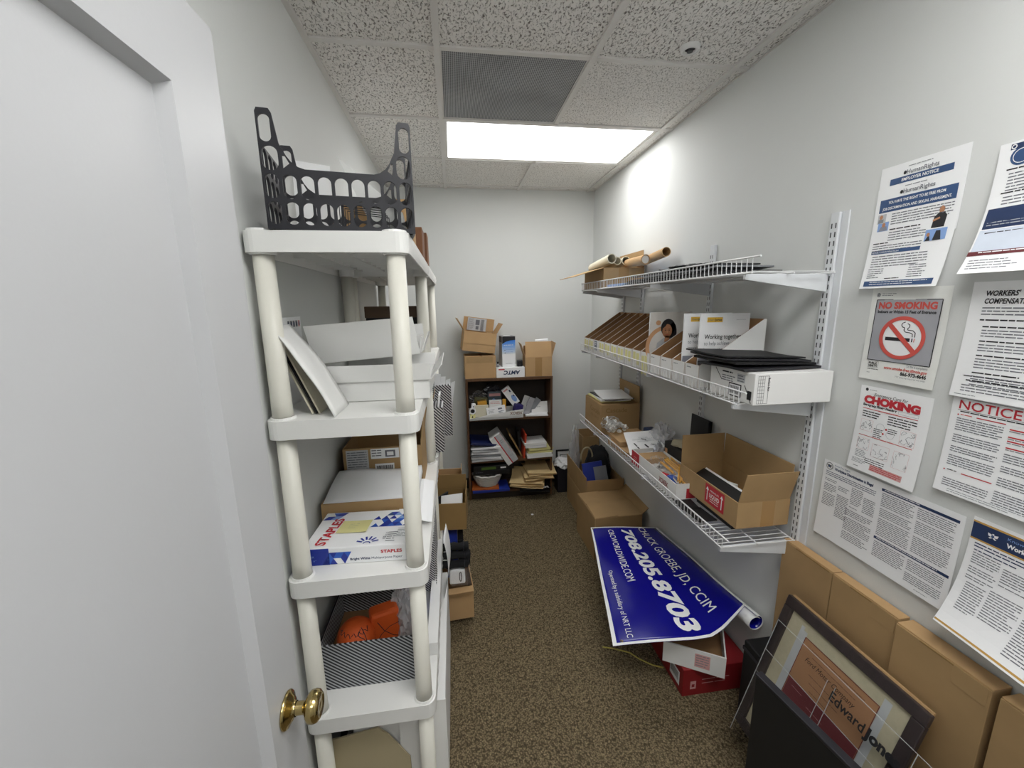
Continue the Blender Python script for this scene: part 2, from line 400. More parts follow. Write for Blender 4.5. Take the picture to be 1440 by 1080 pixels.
# ================================================================== SETTING
XL, XR, YB, YF = -.475, 1.285, 1.915, -1.93
T = .6096
struct(MB().box(XL-.1, XR+.1, YF-.1, YB+.1, -.05, 0).build('floor', CARPET))
struct(MB().box(XL-.1, XL, YF-.1, YB+.1, 0, HC+.06).build('wall_left', WALL))
struct(MB().box(XR, XR+.1, YF-.1, YB+.1, 0, HC+.06).build('wall_right', WALL))
struct(MB().box(XL, XR, YB, YB+.1, 0, HC+.06).build('wall_back', WALL))
DX0, DX1, DH = -.345, .60, 2.16     # door opening
b = MB().box(XL, DX0, YF-.1, YF, 0, HC+.06).box(DX1, XR, YF-.1, YF, 0, HC+.06).box(DX0, DX1, YF-.1, YF, DH, HC+.06)
struct(b.build('wall_front', WALL))
b = MB().box(DX0-.06, DX0, YF, YF+.012, 0, DH+.06).box(DX1, DX1+.06, YF, YF+.012, 0, DH+.06).box(DX0, DX1, YF, YF+.012, DH, DH+.06)
struct(b.build('trim_1', DOORW, bevel=.003))
struct(MB().box(XL, XR, YB-.008, YB, 0, .1).build('baseboard_back', BASEB, bevel=.003))
struct(MB().box(XL, XL+.008, YF+.1, YB-.008, 0, .1).build('baseboard_left', BASEB, bevel=.003))
struct(MB().box(XR-.008, XR, YF, YB-.008, 0, .1).build('baseboard_right', BASEB, bevel=.003))
# ---- ceiling: slab above, tiles and grid
ceil = struct(MB().box(XL-.1, XR+.1, YF-.1, YB+.1, HC+.02, HC+.08).build('ceiling', TEE))
xs = [XL, 0, T, 2*T, XR]; ys = [YF, -3*T, -2*T, -T, 0, T, 2*T, 3*T, YB]
tiles = {}
for i in range(4):
    for j in range(8):
        if (i in (1, 2) and j in (1, 5)) or (i == 1 and j == 4): continue   # troffer, return grille
        x0, x1, y0, y1 = xs[i], xs[i+1], ys[j], ys[j+1]
        coarse = i == 0 or j < 4
        key = (round(x1-x0, 3), round(y1-y0, 3), coarse)
        if key not in tiles:
            a, c = (x1-x0)/2-.009, (y1-y0)/2-.009
            bm_ = MB().box(-a, a, -c, c, 0, .014)
            tiles[key] = bm_.mesh('ceiling_tile', TILE if coarse else TILEF)
        o = bpy.data.objects.new('ceiling_tile', tiles[key]); COL.objects.link(o); o.parent = ceil; o.location = ((x0+x1)/2, (y0+y1)/2, HC+.003)
for k in (0, T, 2*T):
    for ya, yb in ([(YF, YB)] if k != T else [(YF, -3*T-.012), (-2*T+.012, T-.012), (2*T+.012, YB)]):
        MB().box(k-.012, k+.012, ya, yb, HC-.006, HC+.02).build('main_tee', TEE, ceil)
for j in range(1, 8):
    for i in range(4):
        MB().box(xs[i]+(.012 if i else .019), xs[i+1]-(.012 if i < 3 else .003), ys[j]-.012, ys[j]+.012, HC-.005, HC+.018).build('cross_tee', TEE, ceil)
MB().box(XL, XL+.022, YF, YB, HC-.004, HC+.012).build('wall_angle', TEE, ceil)
MB().box(XL, XR, YB-.012, YB, HC-.001, HC+.012).build('wall_angle', TEE, ceil)
MB().box(XR-.006, XR, YF, YB, HC-.001, HC+.012).build('wall_angle', TEE, ceil)
# ---- return air grille
g = thing('return_air_grille', 'grey perforated metal return air grille set in the ceiling grid', 'air vent', (T/2, T/2, HC))
MB().box(-.292, .292, -.292, .292, .002, .006).build('perforated_face', grille_mat(), g)
b = MB(); 
for s in (-1, 1): b.box(-.294, .294, s*.292-.004, s*.292+.004, -.0005, .006); b.box(s*.292-.004, s*.292+.004, -.288, .288, -.0005, .006)
b.build('rim', TEE, g)
# ---- fluorescent troffer
g = thing('ceiling_light', 'bright white rectangular fluorescent ceiling light panel behind the grey grille', 'ceiling light', (T, 1.5*T, HC))
MB().box(-T+.03, T-.03, -.272, .272, .003, .008).build('diffuser', emit_mat('troffer_glow', (1, .995, .985, 1), LAMP, 5.2), g)
b = MB()
for s in (-1, 1): b.box(-T+.012, T-.012, s*.283-.011, s*.283+.011, -.001, .012); b.box(s*(T-.021)-.009, s*(T-.021)+.009, -.272, .272, -.001, .012)
b.build('frame', TEE, g)
g2 = copy_tree(g, (T, -2.5*T, HC), None, 'second fluorescent ceiling light panel, above the doorway end of the room')
g2.children[0].data = g2.children[0].data.copy(); g2.children[0].data.materials[0] = emit_mat('near_troffer_glow', (1, .995, .985, 1), LAMP2, 5.2)
# ---- recessed sprinkler
g = thing('fire_sprinkler', 'white recessed sprinkler ring with dark opening in a ceiling tile', 'sprinkler', (.958, -.105, HC))
MB().lathe([(.019, .003), (.021, -.010), (.033, -.011), (.038, .003)], 24).build('escutcheon_ring', WHITEC, g, smooth=True)
MB().lathe([(.0205, -.003), (.012, -.003), (.0, -.003)], 20).build('cup', BLACK, g)
MB().tube([(0,0,.0), (0,0,-.012)], .005, 8).lathe([(.001, -.0115), (.011, -.012), (.011, -.0135), (.0, -.0135)], 12).build('head', SLOT, g)
# ---- door, opened into the room along the left wall
dr = struct(bpy.data.objects.new('door_1', None)); COL.objects.link(dr); dr.location = (-.325, -1.005, .012)   # origin at latch edge; local -y runs to the hinge
W_, H_, ST, RT = .905, 2.123, .122, .126; PB, PM0, PM1 = .24, .0, .0
# slab with one tall recessed panel above the lock rail and one below
def door_panel(z0, z1):
    b = MB(); y0, y1 = -W_+ST, -ST; k = .009; dp = -.019
    o = [(0,y0,z0),(0,y1,z0),(0,y1,z1),(0,y0,z1)]; i = [(dp,y0+k,z0+k),(dp,y1-k,z0+k),(dp,y1-k,z1-k),(dp,y0+k,z1-k)]
    b.add(o+i, [(0,1,5,4),(1,2,6,5),(2,3,7,6),(3,0,4,7),(4,5,6,7)])
    return b
zt = H_-RT; zb = .24
b = MB().box(-.044, 0, -ST, 0, 0, H_).box(-.044, 0, -W_, -W_+ST, 0, H_).box(-.044, 0, -W_+ST, -ST, zt, H_).box(-.044, 0, -W_+ST, -ST, 0, zb)  .box(-.044, -.020, -W_+ST, -ST, zb, zt)
b.build('slab', DOORW, dr)
door_panel(zb, zt).build('panel', DOORW, dr)
Mk = basis((0, -.063, .953), (0,1,0), (0,0,1), (1,0,0))
kn = MB().lathe([(0,.001),(.033,.001),(.0335,.003),(.031,.006),(.026,.0075),(.020,.0125),(.0145,.014),(.0135,.018)], 32, Mk).build('rosette', BRASS, dr, smooth=True)
MB().lathe([(.012,.012),(.0115,.03),(.013,.036),(.021,.0385),(.0275,.044),(.0285,.051),(.027,.058),(.022,.0625),(.0185,.0635),(.0175,.0622),(.008,.0628),(0,.063)], 32, Mk).build('knob', BRASS, kn, smooth=True)
MB().box(-.03, -.014, -.0005, .0015, .92, .985).build('latch_plate', BRASS, dr)
for z in (.2, 1.05, 1.9): MB().tube([(.004, -W_-.004, z), (.004, -W_-.004, z+.09)], .006, 10).build('hinge', BRASS, dr)
# ---- unseen hallway beyond the doorway, with an invented ceiling panel added as front fill
hx0, hx1, hy0 = -1.6, 2.2, -3.6
struct(MB().box(hx0, hx1, hy0, YF-.1, -.05, 0).build('floor_hall', CARPET))
b = MB().box(hx0-.1, hx0, hy0, YF-.1, 0, HC).box(hx1, hx1+.1, hy0, YF-.1, 0, HC).box(hx0, hx1, hy0-.1, hy0, 0, HC).box(hx0, XL, YF-.1, YF-.05, 0, HC).box(XR, hx1, YF-.1, YF-.05, 0, HC)
struct(b.build('wall_hall', WALL))
struct(MB().box(hx0, hx1, hy0, YF-.1, HC, HC+.06).build('ceiling_hall', TEE))
g = thing('hall_fill_light', 'added fill light panel in the unseen hallway outside the door', 'ceiling light', (.2, -2.75, HC))
MB().box(-.58, .58, -.28, .28, -.006, -.002).build('diffuser', emit_mat('hall_fill_glow', (1, .995, .985, 1), HALL_FILL), g)
b = MB()
for s in (-1, 1): b.box(-.61, .61, s*.292-.012, s*.292+.012, -.01, 0); b.box(s*.595-.015, s*.595+.015, -.28, .28, -.01, 0)
b.build('frame', TEE, g)

# ================================================================== PLASTIC SHELVING (two units end to end)
SZ = [.034, .5, .966, 1.432, 1.90]      # top faces of the five shelves
SXa, SXb = -.470, -.082
def rrect(x0, x1, y0, y1, r, n=5):
    P = []
    for cx, cy, a in ((x1-r,y1-r,0),(x0+r,y1-r,PI/2),(x0+r,y0+r,PI),(x1-r,y0+r,1.5*PI)):
        P += [(cx+r*math.cos(a+PI/2*k/n), cy+r*math.sin(a+PI/2*k/n)) for k in range(n+1)]
    return P
def plastic_unit(y0, L, label):
    u = thing('plastic_shelving_unit', label, 'shelf unit', ((SXa+SXb)/2, y0, 0), group='white plastic shelving units')
    hx = (SXb-SXa)/2; H = .05
    P = rrect(-hx, hx, 0, L, .030); n = len(P); Q = rrect(-hx+.004, hx-.004, .004, L-.004, .027)
    deck = MB().prism(P, .007, Matrix.Translation((0,0,-.007)))
    vs = [(p[0],p[1],-H) for p in P]+[(p[0],p[1],-.007) for p in P]+[(p[0],p[1],-H) for p in Q]+[(p[0],p[1],-.007) for p in Q]
    fs = []
    for i in range(n):
        j = (i+1)%n; fs += [(i,j,j+n,i+n), (j+2*n,i+2*n,i+3*n,j+3*n), (j,i,i+2*n,j+2*n)]
    deck.add(vs, fs)
    for k in range(1, 8): yy = L*k/8; deck.box(-hx+.004, hx-.004, yy-.0015, yy+.0015, -.03, -.007)
    for k in range(1, 4): xx = -hx+2*hx*k/4; deck.box(xx-.0015, xx+.0015, .004, L-.004, -.03, -.007)
    pc = [(sx*(hx-.036), yy) for sx in (-1, 1) for yy in (.034, L-.034)]
    for px_, py_ in pc:
        deck.lathe([(.0262,.0),(.0262,.006),(.0300,.006),(.0318,.0),(.0318,-.044),(.0300,-.052),(.0262,-.054)], 20, Matrix.Translation((px_,py_,0)))
    me = deck.mesh('shelf', PLAS)
    lat = MB()
    N = 14; a0, a1 = .07, L-.07
    for sx in (-1, 1):
        X0 = sx*hx
        for k in range(N):
            ya, yb = a0+(a1-a0)*k/N, a0+(a1-a0)*(k+1)/N; c = (ya+yb)/2
            lat.add([(X0,ya,-.045),(X0,yb,-.045),(X0,yb,-.006),(X0,ya,-.006),(X0+sx*.005,c,-.0255)], [(0,1,4),(1,2,4),(2,3,4),(3,0,4)] if sx > 0 else [(1,0,4),(2,1,4),(3,2,4),(0,3,4)])
    lme = lat.mesh('side_lattice', PLAS)
    for z in SZ:
        s = bpy.data.objects.new('shelf', me); COL.objects.link(s); s.parent = u; s.location = (0,0,z)
        l = bpy.data.objects.new('side_lattice', lme); COL.objects.link(l); l.parent = s; l['kind'] = 'stuff'
    for za, zb_ in zip(SZ, SZ[1:]):
        pm = MB().lathe([(.0,.0),(.0256,.0),(.0250,.05),(.0238,zb_-za-.052),(.0,zb_-za-.052)], 24).mesh('post', POST, True)
        for px_, py_ in pc:
            o = bpy.data.objects.new('post', pm); COL.objects.link(o); o.parent = u; o.location = (px_, py_, za+.001)
    return u
plastic_unit(-.685, .885, 'white plastic five tier shelving unit nearest the open door')
plastic_unit(.212, .885, 'white plastic five tier shelving unit nearer the back wall')

# ================================================================== WIRE WALL SHELVES
ST_Y = [-.515, .135, .88, 1.19]
for k, (yy, lab) in enumerate(zip(ST_Y, ['nearest the posters', 'second from the posters', 'third from the posters', 'nearest the back corner'])):
    g = thing('wall_standard', 'white slotted steel shelf upright on the right wall, '+lab, 'shelf upright', (XR, yy, 0), group='slotted wall uprights')
    z0, z1 = .66, [2.0, 1.985, 1.90, 1.90][k]
    MB().box(-.014, 0, -.016, .016, z0, z1).build('channel', STEEL, g, bevel=.002)
    if k == 0: MB().box(-.006, 0, -.043, -.017, z0, z1).build('cover_strip', STEEL, g, bevel=.002)
    s = MB(); z = z0+.03
    while z < z1-.04:
        for q in (-.0075, .0075): s.box(-.0146, -.0139, q-.002, q+.002, z, z+.016)
        z += .028
    sl = s.build('slots', SLOT, g); sl['kind'] = 'stuff'
SHELVES = [(1.812, -.55, 1.21, 'top white wire wall shelf holding mailing tubes and dark sleeves'),
           (1.378, -.545, 1.21, 'middle white wire wall shelf holding magazine files'),
           (.832, -.53, 1.20, 'lowest white wire wall shelf holding open boxes and pencils')]
XF = .965
for z, ya, yb, lab in SHELVES:
    g = thing('wire_wall_shelf', lab, 'wire shelf', (XF, (ya+yb)/2, z), group='wire wall shelves'); h = (yb-ya)/2; D = XR-.022-XF
    w1 = MB(); y = -h
    while y < h:
        w1.tube([(0,y,.0), (D,y,.0)], .0016, 5); y += .0254
    o = w1.build('deck_wires', WIRE, g); o['kind'] = 'stuff'
    w2 = MB(); y = -h; LH = .044
    while y < h:
        w2.tube([(0,y,-.001), (-.002,y,LH)], .0016, 5); y += .0254
    o = w2.build('lip_wires', WIRE, g); o['kind'] = 'stuff'
    for x_, z_, e in ((0,-.004,0),(-.002,LH,.035),(D*.5,-.004,0),(D,-.004,0)):
        MB().tube([(x_,-h-e,z_), (x_,h,z_)], .0032, 8).build('rail', WIRE, g)
    for yy in ST_Y:
        yl = yy-(ya+yb)/2
        M = basis((0, yl+.006, 0), (1,0,0), (0,0,1), (0,-1,0))
        MB().prism([(.0,-.024),(D+.006,-.066),(D+.006,-.006),(.0,-.006)], .012, M).build('bracket', STEEL, g, bevel=.002)
# ================================================================== ON THE LEFT SHELVES
Z1, Z2, Z3, Z4, Z5 = SZ[4]+.001, SZ[3]+.001, SZ[2]+.001, SZ[1]+.001, SZ[0]+.001
# ---- black plastic crate: panels with rounded slots, front and back dip low in the middle
def slot_panel(b, cells, M, th=.006):
    """cells: (x0,x1,z0,z1[,outline polygon]) each a cell with a stadium hole; adds front, back, hole and rim walls"""
    for (x0, x1, z0, z1, mx) in cells:
        cx, cz = (x0+x1)/2, (z0+z1)/2; rx = (x1-x0)/2-mx; hz = (z1-z0)/2-mx*.8
        N = 6; R = min(rx, hz)
        inn = []
        for c0, c1, a in ((cx+rx-R, cz+hz-R, 0), (cx-rx+R, cz+hz-R, PI/2), (cx-rx+R, cz-hz+R, PI), (cx+rx-R, cz-hz+R, 1.5*PI)):
            inn += [(c0+R*math.cos(a+PI/2*k/N), c1+R*math.sin(a+PI/2*k/N)) for k in range(N+1)]
        out = []
        n = len(inn)
        for i, (px_, pz_) in enumerate(inn):
            q = i//(N+1); k = i % (N+1); f = k/N
            C = [((x1, cz), (x1, z1), (cx, z1)), ((cx, z1), (x0, z1), (x0, cz)), ((x0, cz), (x0, z0), (cx, z0)), ((cx, z0), (x1, z0), (x1, cz))][q]
            A, B_, D_ = C
            out.append((A[0]+(B_[0]-A[0])*min(1,2*f)+(D_[0]-B_[0])*max(0,2*f-1), A[1]+(B_[1]-A[1])*min(1,2*f)+(D_[1]-B_[1])*max(0,2*f-1)))
        vs = [(p[0],0,p[1]) for p in inn]+[(p[0],0,p[1]) for p in out]+[(p[0],th,p[1]) for p in inn]+[(p[0],th,p[1]) for p in out]
        fs = []
        for i in range(n):
            j = (i+1) % n
            fs += [(i, j, n+j, n+i)[::-1], (2*n+i, 2*n+j, 3*n+j, 3*n+i), (j, i, 2*n+i, 2*n+j), (n+i, n+j, 3*n+j, 3*n+i)]
        b.add(vs, fs, 0, M)
cw, cd, ch, low = .338, .24, .258, .135
cr = thing('slotted_crate', 'black plastic desk crate with rounded slots and tall corner horns', 'crate', (-.252, -.545, Z1+.001), math.radians(9))
def ushape(M):
    b = MB(); n = 9; x0 = -cw/2
    rows = [(.008, .065), (.065, .125)]
    for za, zb in rows:
        for k in range(n): slot_panel(b, [(x0+cw*k/n, x0+cw*(k+1)/n, za, zb, .0038)], M)
    b.box(x0, -x0, 0, .006, 0, .008, 0, M)
    b.box(x0+.091, -x0-.091, 0, .006, .125, low, 0, M)
    # horns: outer column tall, inner flank sloping
    for s in (-1, 1):
        xa, xb = (x0, x0+.042) if s < 0 else (-x0-.042, -x0)
        slot_panel(b, [(xa, xb, .125, .185, .0042)], M)
        xo, xi = (x0, x0+.042) if s < 0 else (-x0, -x0-.042)
        tx = xo-s*.033
        slot_panel(b, [(min(xo, tx), max(xo, tx), .185, ch-.008, .0045)], M)
        q = [(xo, ch-.008), (tx, ch-.008), (xo-s*.028, ch), (xo-s*.004, ch)]
        P = [(p[0], p[1]) for p in q]
        Mx = M @ basis((0,.006,0), (1,0,0), (0,0,1), (0,-1,0))
        def pr(poly):
            a = sum(poly[i][0]*poly[(i+1)%len(poly)][1]-poly[(i+1)%len(poly)][0]*poly[i][1] for i in range(len(poly)))
            b.prism(poly if a > 0 else poly[::-1], .006, Mx)
        pr(P)
        pr([(tx, ch-.008), (tx, .185), (xi, .185)])
        pr([(xi, .187), (xi, .162), (xi-s*.0125, .162)]); pr([(xi, .162), (xi, .125), (xi-s*.004, .125), (xi-s*.004, .162)])
        pr([(xi-s*.0125, .162), (xi-s*.009, .162), (xi-s*.018, .145), (xi-s*.022, .149)]); pr([(xi-s*.004, .134), (xi-s*.004, .125), (xi-s*.05, .125), (xi-s*.05, low), (xi-s*.036, low+.004), (xi-s*.022, .149), (xi-s*.018, .145)])
    return b
ushape(Matrix.Translation((0, -cd/2, 0))).build('slotted_panel', BLACKP, cr)
ushape(Matrix.Translation((0, cd/2-.006, 0))).build('slotted_panel', BLACKP, cr)
for s in (-1, 1):
    M = basis((s*(cw/2-.006)-(0 if s > 0 else 0), 0, 0), (0,1,0), (-1,0,0), (0,0,1)) if s > 0 else basis((-cw/2+.006, 0, 0), (0,1,0), (-1,0,0), (0,0,1))
    M = Matrix.Translation((s*cw/2+(0 if s > 0 else .006), 0, 0)) @ Matrix.Rotation(PI/2, 4, 'Z')
    b = MB()
    for za, zb in [(.008, .065), (.065, .125), (.125, .185)]:
        for k in range(5): slot_panel(b, [(-cd/2+.006+(cd-.012)*k/5, -cd/2+.006+(cd-.012)*(k+1)/5, za, zb, .0038)], M)
    b.box(-cd/2+.006, cd/2-.006, 0, .006, 0, .008, 0, M)
    b.build('slotted_side', BLACKP, cr)
b = MB()
for k in range(7): x = -cw/2+.02+k*(cw-.04)/6; b.box(x-.006, x+.006, -cd/2+.006, cd/2-.006, .0, .004)
for k in range(4): y = -cd/2+.03+k*(cd-.06)/3; b.box(-cw/2+.006, cw/2-.006, y-.005, y+.005, .0005, .0045)
b.build('slatted_base', BLACKP, cr)
# wire file sorter inside the crate
ws = thing('wire_file_sorter', 'small black wire sorter standing inside the black crate', 'wire rack', (-.20, -.52, Z1+.0065))
b = MB()
for k in range(5):
    y = -.07+k*.03
    b = MB().tube([(-.06,y,0), (-.06,y,.075), (.05,y-.02,.06), (.05,y-.02,0)], .0016, 5); b.build('wire_loop', BLACKP, ws)
MB().tube([(-.06,-.075,.001), (-.06,.055,.001)], .0016, 5).build('wire_rail', BLACKP, ws)
MB().tube([(.05,-.095,.001), (.05,.035,.001)], .0016, 5).build('wire_rail', BLACKP, ws)
# papers leaning behind the crate
b = MB(); b.obox((-.455, -.33, Z1), (.10, .05, 0), (-.004, .03, .27), (.0006, -.002, 0))
tag(b.build('white_sheet', WHITE), 'white sheet leaning against the wall behind the black crate', 'paper')
b = MB(); b.add([(-.19,-.395,Z1),(-.10,-.395,Z1),(-.12,-.395,Z1+.10),(-.30,-.395,Z1+.255),(-.19,-.392,Z1),(-.10,-.392,Z1),(-.12,-.392,Z1+.10),(-.30,-.392,Z1+.255)], [(0,1,2,3),(7,6,5,4),(0,4,5,1),(1,5,6,2),(2,6,7,3),(3,7,4,0)])
tag(b.build('white_envelope', WHITEC), 'white pointed card standing right behind the black crate', 'paper')
solid('tan_folder_box', 'narrow tan cardboard file standing on the top shelf behind the crate', 'file box', -.32, -.098, -.31, -.22, Z1, Z1+.16, CARDL)
r = solid('brown_accordion_file', 'brown wooden looking file box on the top shelf, nearer the crate', 'file box', -.40, -.089, -.02, .12, Z1, Z1+.125, BROWNB)
solid('brown_accordion_file', 'brown file box on the top shelf, nearer the back wall', 'file box', -.38, -.088, .30, .42, Z1, Z1+.155, BROWNB)

# ---- second shelf: white gift boxes, leaning envelopes, black box
lb = thing('white_gift_box', 'lower white flat carton on the second shelf, bottom of the pair', 'box', (-.225, -.33, Z2), 0)
MB().box(-.145, .165, -.165, .165, 0, .062).build('tray', WHITEC, lb, bevel=.003)
f = MB(); f.obox((-.152, -.172, .062), (.322, 0, 0), (0, -.012, .052), (0, .004, 0)); f.build('front_flap', WHITEC, lb)
f = MB(); f.obox((.168, -.172, .062), (0, .335, 0), (.035, 0, .045), (.003, 0, 0)); f.build('side_flap', WHITEC, lb)
f = MB(); f.obox((-.152, .162, .062), (.322, 0, 0), (0, .012, .045), (0, .003, 0)); f.build('back_flap', WHITEC, lb)
ub = thing('white_gift_box', 'upper white carton lid tilted on top of the other white box', 'box', (-.255, -.32, Z2+.1165), 0, rot=(math.radians(-3), math.radians(-4), 0))
b = MB(); b.box(-.135, .165, -.13, .16, 0, .003); b.box(-.135,-.132,-.13,.16,.003,.095); b.box(-.135,.165,-.13,-.127,.003,.04); b.box(-.135,.165,.157,.16,.003,.10); b.box(.162,.165,-.127,.157,.003,.06)
b.build('lid', WHITEC, ub)
f = MB(); f.obox((-.148, -.135, .002), (.318, 0, 0), (-.008, -.03, .115), (0, .003, .001)); f.build('front_flap', WHITEC, ub)
f = MB(); f.obox((.166, -.05, .004), (0, .1, 0), (.03, 0, .065), (.003, 0, 0)); f.build('tuck_flap', WHITEC, ub)
f = MB(); f.obox((.166, -.13, .004), (0, .07, 0), (.012, -.01, .05), (.003, 0, 0)); f.build('tuck_flap', WHITEC, ub)
env = thing('padded_envelope', 'white puffy envelope leaning on the near left post of the second shelf', 'envelope', (-.298, -.60, Z2))
env.location.y = -.667
MB().grid(lambda u, v: (-.14*v+.012*math.sin(PI*v)*(1+.3*math.sin(6*u)), .145*u, .245*v+.006*math.sin(9*v+3*u)*v), 6, 14, .004).build('sheet', WHITEC, env, smooth=True)
env2 = thing('document_folder', 'cream folder leaning behind the puffy white envelope', 'folder', (-.352, -.625, Z2))
b = MB(); b.obox((0, 0, 0), (-.085, 0, .215), (0, .11, 0), (.004, 0, .0015)); b.build('cover', CREAM, env2)
b = MB(); b.obox((-.008, .003, 0), (-.085, 0, .208), (0, .105, 0), (.0035, 0, .0013)); b.build('pages', BLACK, env2)
b = MB(); b.obox((-.018, 0, 0), (-.083, 0, .212), (0, .11, 0), (.004, 0, .0015)); b.build('cover', CREAM, env2)
se = thing('stamped_envelope', 'white envelope with a row of stamps standing against the left wall', 'envelope', (-.464, -.52, Z2+.0))
b = MB(); b.obox((0,0,0), (0,.15,0), (0,0,.258), (.003,0,0)); b.build('sheet', WHITE, se)
pg = Page(se, flat((.0032, .0, 0), (0,1,0), (0,0,1), (1,0,0)))
for k in range(5): pg.rect(.04+k*.021, .228, .055+k*.021, .247, GREY if k < 4 else PINK, 1); pg.rect(.044+k*.021, .232, .051+k*.021, .243, NAVY, 2)
pg.done('stamps')
bx = thing('black_lidded_box', 'black box with a brown lid at the back of the second shelf', 'box', (-.274, .42, Z2))
MB().box(-.12, .12, -.12, .12, 0, .23).build('body', BLACK, bx, bevel=.002)
MB().box(-.124, .124, -.124, .124, .23, .284).build('lid', mat('dark_brown_lid', '54402f', .6), bx, bevel=.002)
bx = solid('small_carton', 'small brown carton on the second shelf against the back post', 'box', -.40, -.15, .62, .85, Z2, Z2+.12, CARD)

# ---- third shelf: ream of copy paper, box of paper, labelled cartons
rm = thing('paper_ream', 'blue and white wrapped ream of copy paper lettered STAPLES', 'paper ream', (-.292, -.51, Z3), math.radians(-3))
MB().box(-.148, .152, -.108, .108, 0, .055).build('wrapped_block', WHITE, rm, bevel=.003)
pg = Page(rm, flat((-.148, -.108, .0552), (1,0,0), (0,1,0), (0,0,1)))
def tri_pattern(pg, x0, y0, x1, y1, n, cols, keep):
    s = (x1-x0)/n; h = s*.9; rows = int((y1-y0)/h)
    for j in range(rows):
        for i in range(n):
            xa = x0+i*s+(s/2 if j % 2 else 0)
            for up in (0, 1):
                if random.random() > keep(i/n, j/max(1, rows)): continue
                P = [(xa, y0+j*h), (xa+s, y0+j*h), (xa+s/2, y0+(j+1)*h)] if up else [(xa+s, y0+j*h), (xa+1.5*s, y0+(j+1)*h), (xa+s/2, y0+(j+1)*h)]
                P = [(min(max(x, x0), x1), min(max(y, y0), y1)) for x, y in P]
                pg.poly(P, random.choice(cols), 1)
tri_pattern(pg, .17, .105, .298, .214, 5, [BLUEB, BLUEB, BLUEL, NAVY2, BLUEF], lambda a, b: .3+.9*a*b+.3*b)
tri_pattern(pg, .002, .165, .075, .214, 3, [BLUEB, BLUEL, BLUEF], lambda a, b: .9-.5*a)
pg.disc(.283, .197, .014, .014, WHITE, 3); pg.ring(.283, .197, .010, .0115, BLUEB, 4, 20)
pg.text('STAPLES', .058, .012, .042, RED, width=.155, bold=.0012, rot=math.radians(84), L=3)
for k in range(6):
    a = math.radians(20+k*28); pg.line([(.182+.016*math.cos(a), .014+.016*math.sin(a)), (.182+.034*math.cos(a), .014+.034*math.sin(a))], .0055, BLUEF, 3)
pg.ring(.182, .010, .008, .0115, BLUEF, 3, 12, 0, PI)
pg.para(.235, .07, .265, 5, .012, INKG); pg.para(.262, .09, .292, 6, .009, GREY)
pg.text('8.5 x 11', .232, .03, .012, NAVY, L=3, rot=1.45)
pg.done()
pg = Page(rm, flat((-.148, -.1082, 0), (1,0,0), (0,0,1), (0,-1,0)))
pg.rect(.001, .001, .075, .054, BLUEF, 1)
tri_pattern(pg, .055, .002, .14, .053, 4, [BLUEB, BLUEL, BLUEF], lambda a, b: .95-.75*a)
pg.text('STAPLES', .225, .030, .014, RED, width=.062, bold=.0004); pg.text('Bright White', .135, .012, .0105, NAVY, width=.058, bold=.0003); pg.text('Multipurpose Paper', .197, .012, .0105, NAVY, width=.09)
pg.text('LETTER', .006, .026, .008, BLUEL); pg.text('8.5" x 11"', .006, .013, .008, BLUEL)
pg.done()
st = thing('sticky_note', 'pale yellow sticky note on top of the wrapped ream', 'note', (-.292, -.51, Z3+.0565), math.radians(-7))
MB().grid(lambda u, v: (-.075+.095*u, -.035+.072*v, .0006+.004*u*u), 4, 4, .0004).build('sheet', YELLOW, st)
pg = Page(st, lambda a, b, L=0: (-.075+.095*a, -.035+.072*b, .0008+.004*a*a+.0003*L)); pg.para(.3, .7, .62, 3, .16, GREY, .12); pg.done('handwriting')
ps = carton('paper_carton', 'open brown carton full of white paper behind the wrapped ream', .31, .23, .085, (-.30, -.275, Z3), 0, CARD)
MB().grid(lambda u, v: (-.150+.32*u, -.11+.225*v, .084+.028*math.sin(v*PI*.5)+.005*math.sin(u*7)*v), 8, 10, .03).build('paper_stack', WHITE, ps, smooth=True)
tag(ps.children[-1], 'white fanned paper')
b = MB().grid(lambda u, v: (-.195+.115*u, -.02+.24*v, 1.035+.045*v-.02*u+.003*math.sin(12*u)), 6, 8, .002)
pp = thing('loose_paper', 'loose white sheets slumped over the right edge of the third shelf', 'paper', (0, -.42, 0))
b.v = [(x, y, z-.03) for x, y, z in b.v]; b.build('sheets', WHITE, pp)
lc = carton('labelled_carton', 'brown carton with three white shipping labels on the third shelf', .31, .25, .19, (-.285, -.005, Z3), 0, CARD, [('y+', -25, .08), ('x+', 8, .10)])
pg = Page(lc, flat((-.155, -.1252, .025), (1,0,0), (0,0,1), (0,-1,0)))
pg.rect(.012, .055, .098, .158, LGREY, 1); pg.para(.016, .150, .092, 9, .010, INKG, .5, 2)
pg.rect(.108, .118, .22, .160, WHITE, 1); pg.para(.112, .155, .15, 3, .011, INKG, .5, 2); pg.rect(.165, .124, .205, .152, INKG, 2); pg.rect(.172, .13, .198, .146, WHITE, 3)
pg.rect(.122, .062, .198, .096, WHITE, 1)
for k in range(14): pg.rect(.128+k*.0046, .070, .130+k*.0046+random.random()*.0015, .088, INK, 2)
pg.done('shipping_label')
carton('open_carton', 'dark open carton behind the labelled carton under the second shelf', .32, .20, .19, (-.28, .34, Z3), 0, CARDD, [('y-', -10, .07), ('x+', 15, .12)])
b = MB(); b.obox((-.36, .14, Z3+.215), (.26, 0, 0), (0, .02, .16), (0, .006, 0)); 
lid = solid('striped_lid_box', 'black and white striped box standing behind the labelled carton', 'box', -.42, -.10, .46, .60, Z3, Z3+.33, STRIPE)
